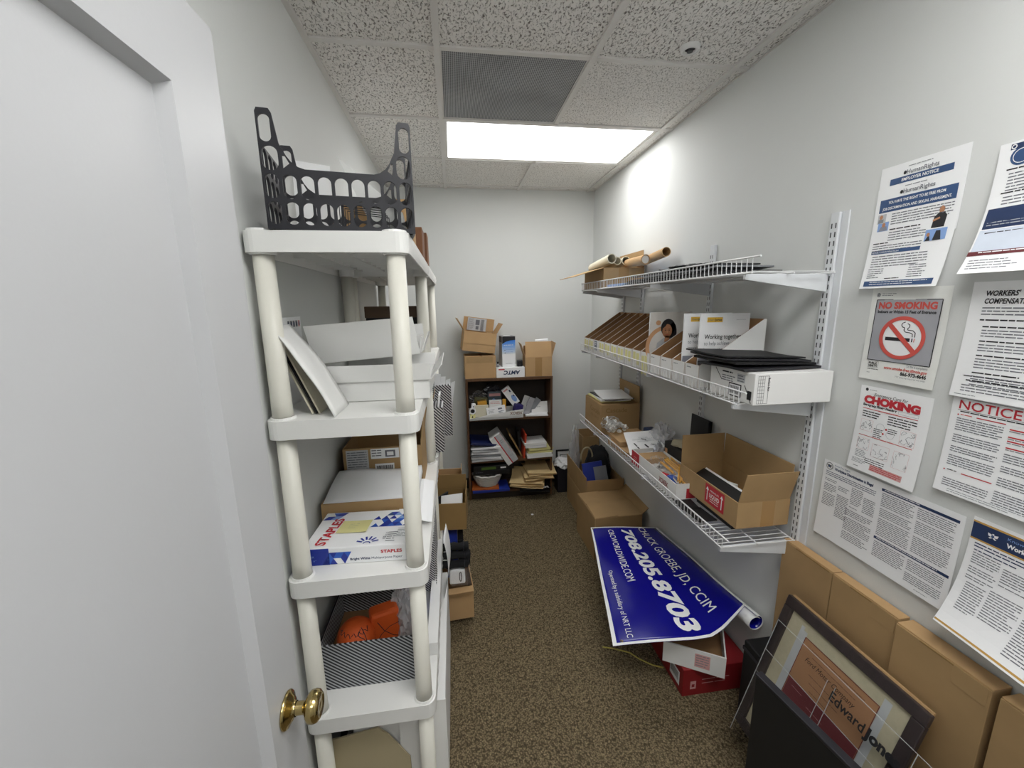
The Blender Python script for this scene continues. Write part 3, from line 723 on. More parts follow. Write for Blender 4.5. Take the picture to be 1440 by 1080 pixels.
# striped paper holders hanging out of unit two
sp = thing('striped_magazine_file', 'striped paper file with white papers sticking out beside the rear posts', 'file', (-.068, .60, Z3+.001))
MB().box(-.055, .06, -.04, .04, 0, .30).build('file_body', STRIPEY, sp)
for k in range(5):
    b = MB(); b.obox((-.048+k*.02, -.034+.013*k, .12), (.026, .002, .006*(k-2)), (.007*k, -.004, .27-.022*k), (0, .0012, 0)); b.build('paper', WHITE, sp)
sp2 = thing('striped_magazine_file', 'striped paper file half hidden behind the middle post', 'file', (-.085, .36, Z3+.001))
MB().box(-.02, .035, -.07, .07, 0, .24).build('file_body', STRIPEY, sp2)
b = MB(); b.obox((-.01, -.06, .1), (.01, 0, 0), (0, .1, 0), (.025, 0, .20)); b.build('paper', WHITE, sp2)
wb = thing('wicker_basket', 'small tan wicker basket on the far unit beside the rear post', 'basket', (-.085, .78, Z3+.001))
b = MB()
for k in range(7): z = .004+k*.011; r = .05+.003*k; b.tube([(r*math.cos(a*PI/8)*1.1, r*math.sin(a*PI/8), z) for a in range(16)], .006, 6, closed=True)
b.build('woven_wall', WICK, wb, smooth=True); MB().lathe([(0, .001), (.05, .001), (.05, .004)], 16).build('base', WICK, wb)
# carton sticking out of the far unit, with a white sheet
oc = carton('open_carton', 'open brown carton jutting into the aisle with a white sheet inside', .24, .19, .155, (-.065, .42, Z4), math.radians(-4), CARDD, [('y+', 4, .085), ('x+', 3, .05)])
b = MB(); b.obox((-.02, -.085, .05), (.12, 0, .012), (0, .07, .115), (0, -.001, .001)); b.build('white_sheet', WHITE, oc)
b = MB(); b.obox((-.06, .0, .04), (.07, .05, .02), (0, .004, .10), (.004, -.01, 0)); b.build('dark_packet', DGREY, oc)
cc = carton('small_carton', 'light brown carton behind the jutting carton on the far unit', .16, .12, .22, (-.045, .60, Z4), 0, CARDL, [('x+', 2, .03)])
b = MB(); b.box(.0, .008, -.064, -.0605, .05, .22); b.build('white_edge', WHITE, cc)

# ---- fourth shelf: striped box, foam basketball, bubble wrap, brown carton
sb = thing('striped_box', 'grey and black diagonally striped box at the front of the fourth shelf', 'box', (-.292, -.445, Z4))
STRIPB = stripes_mat('stripe_print_wide', .0098, '2b2b30', 'b9bcc0', d=(.62, 0, .78))
b = MB(); b.box(-.152,.156,-.14,-.136,0,.165); b.box(-.152,.156,.136,.14,0,.165); b.box(-.152,-.148,-.136,.136,0,.165); b.box(.152,.156,-.136,.136,0,.165); b.box(-.148,.152,-.136,.136,0,.004)
b.build('body', STRIPB, sb)
MB().box(-.147,.151,-.135,.135,.0045,.062).build('kraft_lining', KRAFT, sb)
ob = thing('foam_basketball', 'orange foam basketball with black lines and lettering inside the striped box', 'toy ball', (-.345, -.515, Z4+.0635))
MB().lathe([(.062*math.sin(PI*k/16), .062-.062*math.cos(PI*k/16)) for k in range(17)], 28).build('ball', ORANGE, ob, smooth=True)
def onb(th, ph, r=.0625): return (r*math.cos(ph)*math.sin(th), -r*math.cos(ph)*math.cos(th), .062+r*math.sin(ph))
b = MB()
b.tube([onb(t*.12-1.2, .75+.12*math.sin(t*1.9)) for t in range(22)], .0012, 5); b.tube([onb(.55+.14*math.sin(t*.9), t*.09-.4) for t in range(16)], .0012, 5); b.tube([onb(.8, t*.1-.5) for t in range(16)], .0012, 5)
b.build('seam_lines', INK, ob)
pg = Page(ob, lambda a, b, L=0: onb(.15+a, b, .0628)); pg.text('Jones', .05, -.2, .34, INK, rot=1.45); pg.done()
ob2 = thing('foam_cube', 'orange foam block with curved black lines beside the foam basketball', 'toy', (-.262, -.47, Z4+.0635), .35)
MB().box(-.045, .05, -.03, .03, 0, .128).build('body', ORANGE, ob2, bevel=.012)
pg = Page(ob2, flat((-.045, -.0304, 0), (1,0,0), (0,0,1), (0,-1,0)))
pg.line([(.01,.02),(.03,.05),(.06,.07),(.09,.075)], .0025, INK, 1); pg.line([(.02,.1),(.04,.06),(.07,.03),(.09,.02)], .0025, INK, 1); pg.done('curved_lines')
bw = crumple('bubble_wrap', 'crumpled clear bubble wrap at the right of the fourth shelf', 'bubble wrap', (-.195, -.42, Z4+.0635), (.055, .07, .085), BUBBLE, 3, .45, 4, 3.5)
solid('blue_packet', 'blue packet half hidden behind the bubble wrap', 'packet', -.26, -.14, -.30, -.22, Z4+.0, Z4+.18, BLUEF)
carton('tall_carton', 'tall brown open carton at the left of the fourth shelf behind the ball', .19, .25, .30, (-.365, -.15, Z4), 0, CARD, [('y-', -10, .05)])
b = MB(); b.obox((-.455, -.42, Z4+.24), (.02, 0, 0), (.05, 0, .09), (0, .15, 0)); 
sd = solid('striped_drawer_box', 'dark striped box at the back of the fourth shelf', 'box', -.25, -.10, -.16, .12, Z4, Z4+.335, STRIPE)
pb = solid('white_binder_box', 'white flat box lining the aisle side of the fourth shelf', 'box', -.118, -.078, -.50, .16, Z4, Z4+.05, WHITEC)
wp = thing('curled_paper', 'white sheet curling over the aisle edge of the lower shelves', 'paper', (-.074, -.08, Z4-.11))
MB().grid(lambda u, v: (.003+.025*math.sin(PI*v*.9)+.01*u, .0+.14*u, .30*v), 6, 10, .0008).build('sheet', WHITE, wp, smooth=True)
sl = thing('striped_card', 'narrow striped card hanging at the aisle side of the fourth shelf', 'card', (-.079, -.42, Z4+.22))
MB().box(0, .002, 0, .08, 0, .21).build('sheet', stripes_mat('stripe_print_fine', .009, d=(0, .7, .9)), sl)
# ---- things under the jutting carton: black rolls, blue binder, boxed device
for k, (dz, dy, ln, lab) in enumerate([(.0, .0, .15, 'lowest black rolled cloth bundle jutting from the far unit'), (.045, .012, .155, 'middle black rolled cloth bundle jutting from the far unit'), (.09, .02, .15, 'upper black rolled cloth bundle jutting from the far unit')]):
    g = thing('black_roll', lab, 'cloth roll', (-.10, .225+dy, .335+dz), group='black rolled bundles')
    pts = [(t*ln/6, .003*math.sin(t*2+k), .022+.002*math.sin(t*3)) for t in range(7)]
    MB().tube(pts, [.021+.002*math.sin(t*4+k) for t in range(7)], 14).build('roll', BLACKC, g, smooth=True)
    MB().tube([(ln*.85+.0, .024*math.cos(a*PI/6), .022+.024*math.sin(a*PI/6)) for a in range(12)], .003, 6, closed=True).build('strap', BLACKP, g)
g = crumple('black_cord_bundle', 'tangled black cord bundle at the aisle end of the black rolls', 'cord', (.04, .25, .335), (.022, .028, .06), BLACKC, 5, .5, 3, 4)
g = solid('blue_binder', 'blue binder standing under the jutting carton', 'binder', -.065, -.005, .30, .42, SZ[0]+.19, .449, BLUEF)
g = solid('black_binder', 'black binder beside the blue one under the jutting carton', 'binder', -.003, .028, .30, .42, SZ[0]+.19, .449, BLACK)
carton('support_carton', 'tan carton standing low on the far unit under the rolled bundles', .18, .26, .19, (-.03, .33, Z5), math.radians(5), CARDL, [('y-', 85, .05)], bottom=True)
g = thing('boxed_device', 'white device in clear plastic lying below the black rolls', 'device', (-.055, .215, .24))
MB().box(0, .085, 0, .10, 0, .085).build('body', WHITE, g, bevel=.008)
b = MB().tube([(.06+.006*math.cos(a*PI/6), -.001, .045+.028*math.sin(a*PI/6)) for a in range(12)], .0022, 6, closed=True); b.build('cord', BLACKP, g)
MB().box(.01, .112, -.004, .11, -.004, .09).build('clear_cover', CLEAR, g)
# ---- bottom shelf: big white box, beige board
wbx = thing('large_white_box', 'large white box filling the bottom shelf of the near unit', 'box', (-.19, -.2, Z5))
MB().box(-.17, .132, -.40, .31, 0, .36).build('body', WHITEC, wbx, bevel=.003)
f = MB(); f.obox((-.02, -.415, .0), (.155, 0, 0), (0, 0, .40), (0, .004, 0)); f.build('white_side_board', WHITEC, wbx)
bb = thing('beige_board', 'beige board leaning inside the bottom shelf', 'board', (-.445, -.625, Z5))
b = MB(); P = [(0,0),(.27,0),(.265,.20),(.20,.305),(.17,.335),(.0,.31)]; b.prism(P, .006, basis((0,.006,0), (1,0,0), (0,0,1), (0,-1,0))); b.build('board', BEIGE, bb)
# ================================================================== ON THE WIRE SHELVES
ZA, ZB, ZC = 1.812+.0025, 1.378+.0025, .832+.0025
# ---- top: carton with mailing tubes
tc = carton('tube_carton', 'open brown carton of mailing tubes at the far end of the top wire shelf', .275, .39, .125, (1.128, 1.035, ZA), 0, CARD, [('x-', 106, .20), ('x+', -4, .11)])
pg = Page(tc, flat((-.1375, -.1952, 0), (1,0,0), (0,0,1), (0,-1,0))); pg.rect(.10, .05, .17, .125, TAPE, 1); pg.done('tape')
def tube_(a, c, r, m, lab, cap=False):
    a, c = Vector(a), Vector(c); g = thing('mailing_tube', lab, 'mailing tube', a, group='mailing tubes'); d = c-a
    z = d.normalized(); x = z.orthogonal().normalized(); M = basis((0,0,0), x, z.cross(x), z); L = d.length
    MB().lathe([(r,0),(r,L),(r*.86,L),(r*.86,.01),(0,.01)], 24, M).build('tube', m, g, smooth=False)
    if cap: MB().lathe([(r*.86,L-.008),(0,L-.008)], 20, M).build('end_cap', WHITEC, g)
zz = ZA+.155
tube_((1.03, 1.18, zz-.005), (1.046, .85, zz+.028), .031, CREAM, 'cream mailing tube with open end, leftmost in the carton')
tube_((1.09, 1.18, zz-.02), (1.100, .89, zz+.018), .027, CREAM, 'cream mailing tube with open end, second in the carton')
tube_((1.16, 1.18, zz-.02), (1.155, .88, zz+.018), .028, CREAM, 'cream mailing tube with dark contents, third in the carton')
tube_((1.172, .90, ZA+.1545), (1.166, .62, ZA+.1545), .028, CARDL, 'brown mailing tube with a clear capped end', True)
tube_((1.247, .88, ZA+.155), (1.214, .47, ZA+.180), .026, CARDL, 'long kraft mailing tube poking toward the viewer over the dark sleeves')
b = solid('blue_packet', 'blue packet lying flat on the top wire shelf', 'packet', 1.0, 1.2, .55, .80, ZA, ZA+.016, BLUEL)
lbs = ['lowest dark sleeve on the top wire shelf', 'second dark sleeve from the bottom on the top wire shelf', 'third dark sleeve from the bottom on the top wire shelf', 'grey sleeve near the middle of the top wire shelf stack', 'dark sleeve with curled edge near the top of the stack', 'topmost dark sleeve on the top wire shelf stack']
for k in range(6):
    g = thing('document_sleeve', lbs[k], 'sleeve', (1.125, .10+.03*k*(-1)**k, ZA+.0025+.008*k), math.radians([0, 2, -3, 2, -2, 3][k]), group='dark document sleeves')
    L = [.86, .80, .66, .60, .46, .34][k]/2
    MB().grid(lambda u, v: (-.125+.25*u, -L+2*L*v, .0+(.005*max(0, abs(v-.5)-.38)/.12 if k > 2 else 0)+.001*math.sin(8*v+k)), 4, 14, .006 if k < 5 else .005).build('sleeve', [DGREY, BLACKP, DGREY, GREY, BLACKP, DGREY][k], g)
    for c in g.children:
        for v in c.data.vertices: v.co.z += .008
g = thing('document_sleeve', 'dark flat sleeve at the near end of the top wire shelf', 'sleeve', (1.12, -.40, ZA), .25)
MB().box(-.10, .10, -.06, .05, .0, .005).build('sleeve', DGREY, g)
g = crumple('grey_packet', 'crumpled dark packet on top of the sleeves', 'packet', (1.14, .10, ZA+.056), (.07, .13, .012), DGREY, 9, .5, 3, 3)

# ---- middle: magazine files
fm = None
def magfile(k, y1, w_=.098):
    """open front magazine file; tall at the wall"""
    m = MB(); D, hf, hb, t = .275, .09, .268, .002
    poly = [(0,0),(D,0),(D,hb),(D-.012,hb),(0,hf)]
    for s in (0, 1):
        y = -s*(w_-t)
        # outer skin white (0), inner kraft (1)
        outer = -1 if s else 1
        A = [(p[0], y, p[1]) for p in poly]; B_ = [(p[0], y-t, p[1]) for p in poly]; n = len(poly)
        m.add(A, [tuple(range(n-1,-1,-1))], 0 if s == 0 else 1); m.add(B_, [tuple(range(n))], 1 if s == 0 else 0)
        m.add(A+B_, [(i,(i+1)%n,(i+1)%n+n,i+n) for i in range(n)], 1)
    m.add([(0,-t,0),(0,-w_+t,0),(0,-w_+t,hf),(0,-t,hf)], [(0,1,2,3)], 0); m.add([(t,-t,0),(t,-w_+t,0),(t,-w_+t,hf),(t,-t,hf)], [(3,2,1,0)], 1)
    m.add([(0,-t,hf),(0,-w_+t,hf),(t,-w_+t,hf),(t,-t,hf)], [(0,1,2,3)], 1)
    m.box(D-t, D, -w_+t, -t, 0, hb, 1); m.box(t, D-t, -w_+t, -t, 0, t, 1)
    return m
fme = magfile(0, 0).mesh('file_body', [WHITEC, KRAFT])
ordn = ['first', 'second', 'third', 'fourth', 'fifth', 'sixth', 'seventh', 'eighth', 'ninth', 'tenth', 'eleventh', 'twelfth', 'thirteenth', 'fourteenth']
for k in range(14):
    y1 = 1.17-.1045*k
    note = 'with yellow notes' if k not in (2, 9, 10, 11, 12, 13) else ('with a grey note' if k == 2 else 'with plain white front')
    g = thing('magazine_file', 'cardboard magazine file %s, %s counted from the back wall' % (note, ordn[k]), 'magazine file', (.978, y1, ZB), group='magazine files on the middle wire shelf')
    o = bpy.data.objects.new('file_body', fme); COL.objects.link(o); o.parent = g
    pg = Page(g, flat((-.0006, 0, 0), (0,-1,0), (0,0,1), (-1,0,0)))
    if k == 2: pg.rect(.015, .02, .07, .085, TEALG, 1); pg.para(.02, .075, .065, 2, .012, WHITE, .4, 2)
    elif k < 9:
        pg.rect(.012, .022+.006*(k % 3), .042, .08, YELLOW, 1)
        pg.rect(.052, .014+.005*(k % 2), .084, .076, YELLOW, 1)
    elif k == 9:
        pg.poly([(.01,.07),(.04,.07),(.035,-.02),(.012,-.03)], YELLOW, 1); pg.poly([(.045,.075),(.07,.07),(.085,-.03),(.05,-.02)], YELLOW, 2)
    else: pg.para(.012, .078, .05, 1, .01, GREY, .5, 1)
    pg.done('note')
def brochure(y, label, kind, x0=.988, tilt=0):
    g = thing('brochure', label, 'brochure', (x0, y, ZB+.003), 0)
    MB().box(0, .222, -.006, 0, 0, .287).build('sheets', WHITE, g)
    pg = Page(g, flat((0, -.0062, 0), (1,0,0), (0,0,1), (0,-1,0)))
    if kind == 'girl':
        pg.rect(.001, .001, .221, .286, mat('print_ivory', 'e4e0da', .5), 1); pg.disc(.045, .235, .013, .012, PEACH, 2)
        ox, oy = -.033, .055
        pg.ring(.12+ox, .06+oy, .085, .105, PEACH, 2, 30, 1.1, 3.6)
        pg.disc(.13+ox, .155+oy, .038, .044, INK, 3); pg.disc(.155+ox, .13+oy, .022, .05, INK, 3); pg.disc(.126+ox, .139+oy, .026, .034, SKIN, 4)
        pg.poly([(.06+ox,.0),(.20+ox,.0),(.19+ox,.085+oy),(.15+ox,.105+oy),(.11+ox,.105+oy),(.075+ox,.08+oy)], LGREY, 3); pg.poly([(.116+ox,.115+oy),(.138+ox,.115+oy),(.142+ox,.085+oy),(.112+ox,.085+oy)], SKIN, 4)
        for s in (-1, 1): pg.disc(.126+ox+s*.010, .143+oy, .004, .0022, INK, 5, 10); pg.line([(.126+ox+s*.006,.150+oy),(.126+ox+s*.015,.151+oy)], .0014, INK, 5)
        pg.disc(.126+ox, .134+oy, .0035, .0035, PEACH, 5, 8); pg.line([(.117+ox,.123+oy),(.126+ox,.120+oy),(.135+ox,.123+oy)], .0022, RED, 5)
        pg.poly([(.100+ox,.150+oy),(.106+ox,.172+oy),(.126+ox,.180+oy),(.116+ox,.163+oy)], INK, 5)
    else:
        pg.rect(.03, .252, .098, .272, YLOGO, 1); pg.text('Edward', .034, .258, .012, INKG, width=.028); pg.text('Jones', .063, .258, .012, INK, width=.031, bold=.0003)
        pg.text('Working together', .022, .184, .026, INK, width=.165, bold=.0004); pg.text("to help achieve what's", .022, .158, .022, GREY, width=.168); pg.text('important to you', .022, .133, .022, GREY, width=.128)
        pg.rect(.001, .001, .221, .105, TEALG, 1); pg.poly([(.001,.001),(.09,.001),(.02,.07),(.001,.07)], PEACH, 2); pg.poly([(.10,.10),(.12,.10),(.14,.02),(.11,.02)], PEACH, 2)
        pg.para(.16, .262, .205, 1, .006, LGREY, .4, 1)
    pg.done(); return g
brochure(1.17-.1045*9-.06, 'brochure with a photo of a smiling dark haired child', 'girl', .985)
brochure(1.17-.1045*12-.03, 'white Working together brochure, partly hidden behind its twin', 'work', 1.0)
brochure(1.17-.1045*13-.008, 'white Working together brochure in the nearest magazine file', 'work', 1.022)
# ---- fallen bankers box magazine file with black folders on it
bk = thing('bankers_box', 'white printed cardboard file box lying at the near end of the middle shelf', 'box', (.986, -.585, ZB))
MB().box(0, .288, 0, .235, 0, .106).build('body', WHITEC, bk, bevel=.002)
pg = Page(bk, flat((-.0004, .235, 0), (0,-1,0), (0,0,1), (-1,0,0)))
pg.rect(.11, .012, .175, .058, INK, 1); pg.rect(.114, .016, .171, .054, WHITE, 2)
for k in range(9): pg.rect(.12+k*.005, .022, .1225+k*.005, .05, INK, 3)
pg.line([(.03,.10),(.07,.06)], .003, INK, 1); pg.line([(.19,.06),(.225,.005)], .003, INK, 1); pg.rect(.205, .015, .225, .045, INK, 1)
pg.para(.07, .095, .13, 1, .012, INK, .6); pg.para(.07, .08, .14, 3, .008, INKG, .6); pg.rect(.15, .066, .19, .095, LGREY, 1); pg.para(.154, .09, .186, 3, .009, INKG, .5, 2)
pg.done()
pg = Page(bk, flat((0, -.0004, 0), (1,0,0), (0,0,1), (0,-1,0)))
for k in range(9): pg.line([(.012,.006+k*.0115),(.035,.006+k*.0115)], .0009, INK, 1)
for k in range(4): pg.line([(.012+k*.0077,.006),(.012+k*.0077,.098)], .0009, INK, 1)
pg.line([(.036,.006),(.05,.006),(.05,.098),(.036,.098)], .0009, INK, 1)
pg.text('Bankers Box', .047, .092, .011, INK, rot=-PI/2, width=.045, bold=.0002, L=2); pg.done()
fl = [('lowest black folder on the white bankers box', 0), ('second black folder on the white bankers box', 1), ('third black folder on the white bankers box', 2), ('topmost black folder on the white bankers box', 3)]
for lab, k in fl:
    g = thing('black_folder', lab, 'folder', (1.112-.008*k, -.42+.015*k, ZB+.108+.0105*k), math.radians([4, 1, -3, 2][k]), group='black folders on the bankers box')
    MB().grid(lambda u, v: (-.155+.31*u, -.125+.24*v, .009+(.008*(1-u) if k else 0)-.004*u*k*.5+.002*math.sin(5*v+k)), 6, 6, .008-.001*k).build('folder', BLACK if k % 2 else mat('folder_black', '1d1d22', .45), g)

# ---- bottom wire shelf, from the far end
fc = carton('archive_carton', 'brown lettered carton with papers on top at the far end of the lowest wire shelf', .272, .34, .205, (1.122, .965, ZC), 0, CARD, [('x-', -88, .13), ('x+', -3, .12), ('y-', -88, .15), ('y+', -88, .15)])
pg = Page(fc, flat((-.136, -.1702, 0), (1,0,0), (0,0,1), (0,-1,0))); pg.text('Cascade', .03, .155, .042, CARDD, width=.15, bold=.0006); pg.done()
pg = Page(fc, flat((-.1363, .17, 0), (0,-1,0), (0,0,1), (-1,0,0))); pg.text('Cascade', .12, .13, .05, CARDD, width=.19, bold=.0006); pg.text('FOR OFFICE', .13, .09, .026, CARDD, width=.16); pg.done()
pg = Page(fc, flat((.129, .08, .215), (0,-1,0), (0,0,1), (-1,0,0))); pg.rect(.0, .0, .09, .095, LGREY, 1); pg.para(.006, .088, .084, 8, .010, GREY, .4, 2); pg.done('paper_label')
zt = ZC+.214
for k, (m_, lab) in enumerate([(YELLOW, 'yellow edged pad at the bottom of the papers on the archive carton'), (WHITE, 'white papers in the middle of the pile on the archive carton'), (DGREY, 'dark folder in the pile on the archive carton'), (WHITE, 'topmost white sheets curled on the archive carton')]):
    g = thing('paper_pile', lab, 'papers', (1.10+.006*k, .98-.012*k, zt+.009*k), math.radians([2, -3, 4, -7][k]))
    MB().grid(lambda u, v: (-.105+.21*u, -.14+.27*v, .0085+.012*max(0, v-.7)*(k == 3)+.0015*math.sin(7*u+k)), 6, 8, .007).build('sheets', m_, g)
bo = thing('ribbon_bow_bag', 'clear bag of white gift bows in front of the archive carton', 'gift bows', (1.03, .66, ZC+.062))
b = MB()
for k in range(60):
    c = V(random.uniform(-.05,.05), random.uniform(-.06,.06), random.uniform(.012,.07)); d = V(random.uniform(-1,1), random.uniform(-1,1), random.uniform(-.4,1)).normalized(); e = d.orthogonal().normalized(); f = d.cross(e); R = random.uniform(.010,.017)
    pts = [c+d*R*(1+math.cos(a))+e*R*.7*math.sin(a) for a in [2*PI*q/10 for q in range(11)]]
    for p, q in zip(pts, pts[1:]): b.quad(p-f*.006, q-f*.006, q+f*.006, p+f*.006)
ob_ = b.build('bow_loops', mat('satin_white', 'eeeeec', .3), bo); ob_['kind'] = 'stuff'
crumple('bag', '', '', (-.01, .045, .012), (.06, .05, .045), CLEAR, 4, .35, 3, 2.5, part='bag', parent=bo)
for k, (lab, dz, dx, dy) in enumerate([('lower flat brown mailer box below the gift bows', 0, .0, 0), ('upper flat brown mailer box right under the gift bows', .031, .01, .085)]):
    g = thing('mailer_box', lab, 'box', (1.075+dx, .50+dy, ZC+dz), math.radians(6-8*k), group='flat mailer boxes')
    MB().box(-.095, .12, -.12, .13, 0, .024).build('body', CARDL, g, bevel=.003)
    MB().box(-.098, .123, -.123, .133, .024, .029).build('lid', CARDL, g, bevel=.002)
ps_ = thing('printed_sheet', 'white sheet printed with black tool pictures beside the gift bows', 'paper', (1.10, .38, ZC+.036), math.radians(-12))
fn = lambda u, v, L=0: (-.105+.22*u, -.10+.2*v, .004+.075*v+.02*u+.006*math.sin(5*v)+.0004*L)
MB().grid(lambda u, v: fn(u, v), 8, 8, .0008).build('sheet', WHITE, ps_)
pg = Page(ps_, fn)
for q in range(7):
    x, y = random.uniform(.12,.8), random.uniform(.12,.85); a = random.uniform(.4, 1.2); pg.line([(x,y),(x+.13*math.cos(a),y-.16*math.sin(a))], random.uniform(.02,.05), INK, 2)
for q in range(6): x, y = random.uniform(.1,.6), random.uniform(.3,.95); pg.para(x, y, x+.3, 2, .04, GREY, .3, 2)
pg.done()
sg = crumple('clear_bag', 'crumpled clear plastic bag of grey parts behind the pencil tray', 'plastic bag', (1.215, .40, ZC+.03), (.05, .09, .085), BUBBLE, 8, .45, 4, 3)
crumple('shiny_packet', 'shiny silver packet among the clear bags', 'packet', (1.13, .27, ZC+.0), (.03, .035, .06), mat('foil', 'b9bcc2', .3, .1, 20, metal=.3), 11, .6, 3, 3.5)
kb = solid('blue_pouch', 'dark blue pouch against the wall behind the clear bags', 'pouch', 1.20, 1.265, .47, .62, ZC, ZC+.10, NAVY, bevel=.01)
# paper box lid used as a tray
ty = thing('paper_box_lid_tray', 'white and red paper box lid used as a tray for pencils', 'tray', (.985, -.17, ZC))
b = MB(); LX, LY, LH_ = .16, .47, .078
b.box(0,LX,0,LY,0,.003); b.box(0,.004,0,LY,.003,LH_); b.box(LX-.004,LX,0,LY,.003,LH_); b.box(.004,LX-.004,0,.004,.003,LH_); b.box(.004,LX-.004,LY-.004,LY,.003,LH_)
b.build('tray', WHITEC, ty)
pg = Page(ty, flat((-.0004, LY, 0), (0,-1,0), (0,0,1), (-1,0,0)))
pg.rect(.002, .002, .095, .076, RED, 1); pg.para(.03, .05, .07, 2, .012, PINK, .5, 2)
pg.text('XEROX', .40, .055, .036, REDB, width=.085, rot=PI, bold=.0004); pg.done()
pg = Page(ty, flat((0, -.0004, 0), (1,0,0), (0,0,1), (0,-1,0))); pg.rect(.05, .008, .158, .055, RED, 1); pg.done()
MB().obox((.006, .33, .03), (.14, 0, 0), (0, .08, .005), (0, 0, .04)).build('cardboard_insert', CARDL, ty)
for q, (lab, cy, rz) in enumerate([('bundle of yellow pencils in a clear bag, nearer the open carton', .075, -.5), ('bundle of yellow pencils in a clear bag, nearer the light bulb box', .20, .25)]):
    g = thing('pencil_bundle', lab, 'pencils', (1.075+.005*q, -.17+cy, ZC+.052), rz, group='pencil bundles')
    for k in range(11):
        x, y = -.035+.0075*k, random.uniform(-.01,.01); z = .006+random.uniform(0,.016)
        p = MB().tube([(x,y-.05,z), (x+.006,y+.055,z+.026)], .0042, 6).build('pencil', YELLP, g)
    crumple('bag', '', '', (0, 0, 0), (.055, .075, .026), CLEAR, 20+q, .4, 3, 3, part='bag', parent=g)
crumple('crumpled_cellophane', 'crumpled cellophane lying in the pencil tray', 'cellophane', (1.05, .14, ZC+.045), (.04, .04, .025), CLEAR, 31, .5, 3, 3.2)
for k, (m_, x, y) in enumerate([(BLUEB, 1.045, -.03), (RED, 1.02, .005), (BLUEL, 1.07, -.075)]):
    solid(['blue_eraser', 'red_marker', 'blue_sharpener'][k], ['blue eraser block in the pencil tray', 'red marker pack in the pencil tray', 'pale blue block in the pencil tray near the carton'][k], 'stationery', x-.018, x+.018, y-.02, y+.02, ZC+.004, ZC+.054, m_, rz=.4*k, bevel=.004)
lbx = thing('light_bulb_box', 'black box printed with a light bulb behind the pencil tray', 'box', (1.20, .15, ZC), 0)
MB().box(-.05, .06, -.09, .10, 0, .135).build('body', BLACK, lbx, bevel=.002)
pg = Page(lbx, flat((-.0502, .10, 0), (0,-1,0), (0,0,1), (-1,0,0)))
pg.disc(.10, .05, .026, .024, LGREY, 1); pg.poly([(.12,.06),(.16,.055),(.16,.04),(.12,.036)], LGREY, 1); pg.rect(.16,.036,.18,.058, GREY, 1); pg.rect(.01, .07, .035, .10, PEACH, 1); pg.done()
g = crumple('tan_cloth', 'tan folded cloth lying on the light bulb box', 'cloth', (1.20, .15, ZC+.136), (.05, .075, .012), MATB, 14, .3, 3, 2)
bbn = thing('black_display_binder', 'black binder standing upright against the wall on the lowest wire shelf', 'binder', (1.262, .02, ZC))
b = MB(); b.obox((0, 0, 0), (0, .17, 0), (.006, 0, .30), (-.006, 0, 0)); b.build('cover', BLACK, bbn)
b = MB(); b.obox((-.02, 0, 0), (0, .012, 0), (.006, 0, .30), (.02, 0, 0)); b.build('spine', BLACK, bbn)
for k, (x, y, rz, lab) in enumerate([(1.01, -.30, .05, 'thin black card lying on the lowest wire shelf near the carton'), (1.005, -.20, -.1, 'thin black card tucked under the liquid carton edge')]):
    solid('black_card', lab, 'card', x-.03, x+.05, y-.06, y+.05, ZC, ZC+.004, BLACK, rz=rz, bevel=.0005)
# black trays under the big carton
for k, (x0, x1, y0, y1, lab) in enumerate([(1.0, 1.26, -.43, -.19, 'flat black tray under the near part of the open liquid carton'), (1.01, 1.26, -.185, -.06, 'flat black tray under the far part of the open liquid carton')]):
    solid('black_tray', lab, 'tray', x0+.075, x1, y0+.02*0, y1, ZC, ZC+.036, BLACKP, group='black trays')
lq = carton('liquid_carton', 'large open brown carton with a red liquid label on the lowest wire shelf', .218, .40, .105, (1.158, -.285, ZC+.037), math.radians(0), CARD, [('y+', 2, .135), ('x+', 2, .135), ('y-', 14, .125), ])
pg = Page(lq, flat((-.1094, .2, 0), (0,-1,0), (0,0,1), (-1,0,0)))
x0 = .20; pg.rect(x0, .018, x0+.125, .100, RED, 1)
for xx in (x0+.016, x0+.109): pg.rect(xx-.0025, .03, xx+.0025, .075, WHITE, 2); pg.poly([(xx-.01,.075),(xx+.01,.075),(xx,.09)], WHITE, 2)
pg.text('PREMIUM', x0+.034, .074, .012, WHITE, width=.055); pg.text('LIQUID', x0+.030, .05, .024, WHITE, width=.064, bold=.0006); pg.para(x0+.034, .044, x0+.09, 2, .009, WHITE, .4, 2); pg.done()
pg = Page(lq, flat((-.109, -.2004, 0), (1,0,0), (0,0,1), (0,-1,0))); pg.rect(.10, .0, .155, .104, TAPE, 1); pg.done('tape')
g = thing('flat_packet', 'black and white flat packets lying inside the open liquid carton', 'packet', (1.10, -.29, ZC+.043))
b = MB(); b.obox((0,-.17,.05), (.05,0,.03), (0,.34,0), (-.003,0,.004)); b.build('packet', BLACK, g); b = MB(); b.obox((.012,-.17,.052), (.05,0,.03), (0,.34,0), (-.003,0,.004)); b.build('packet', WHITE, g)
b = MB(); b.obox((.06,.0,.0), (.05,.02,.0), (-.02,.04,0), (0,0,.065)); b.build('crumpled_paper', WHITE, g)
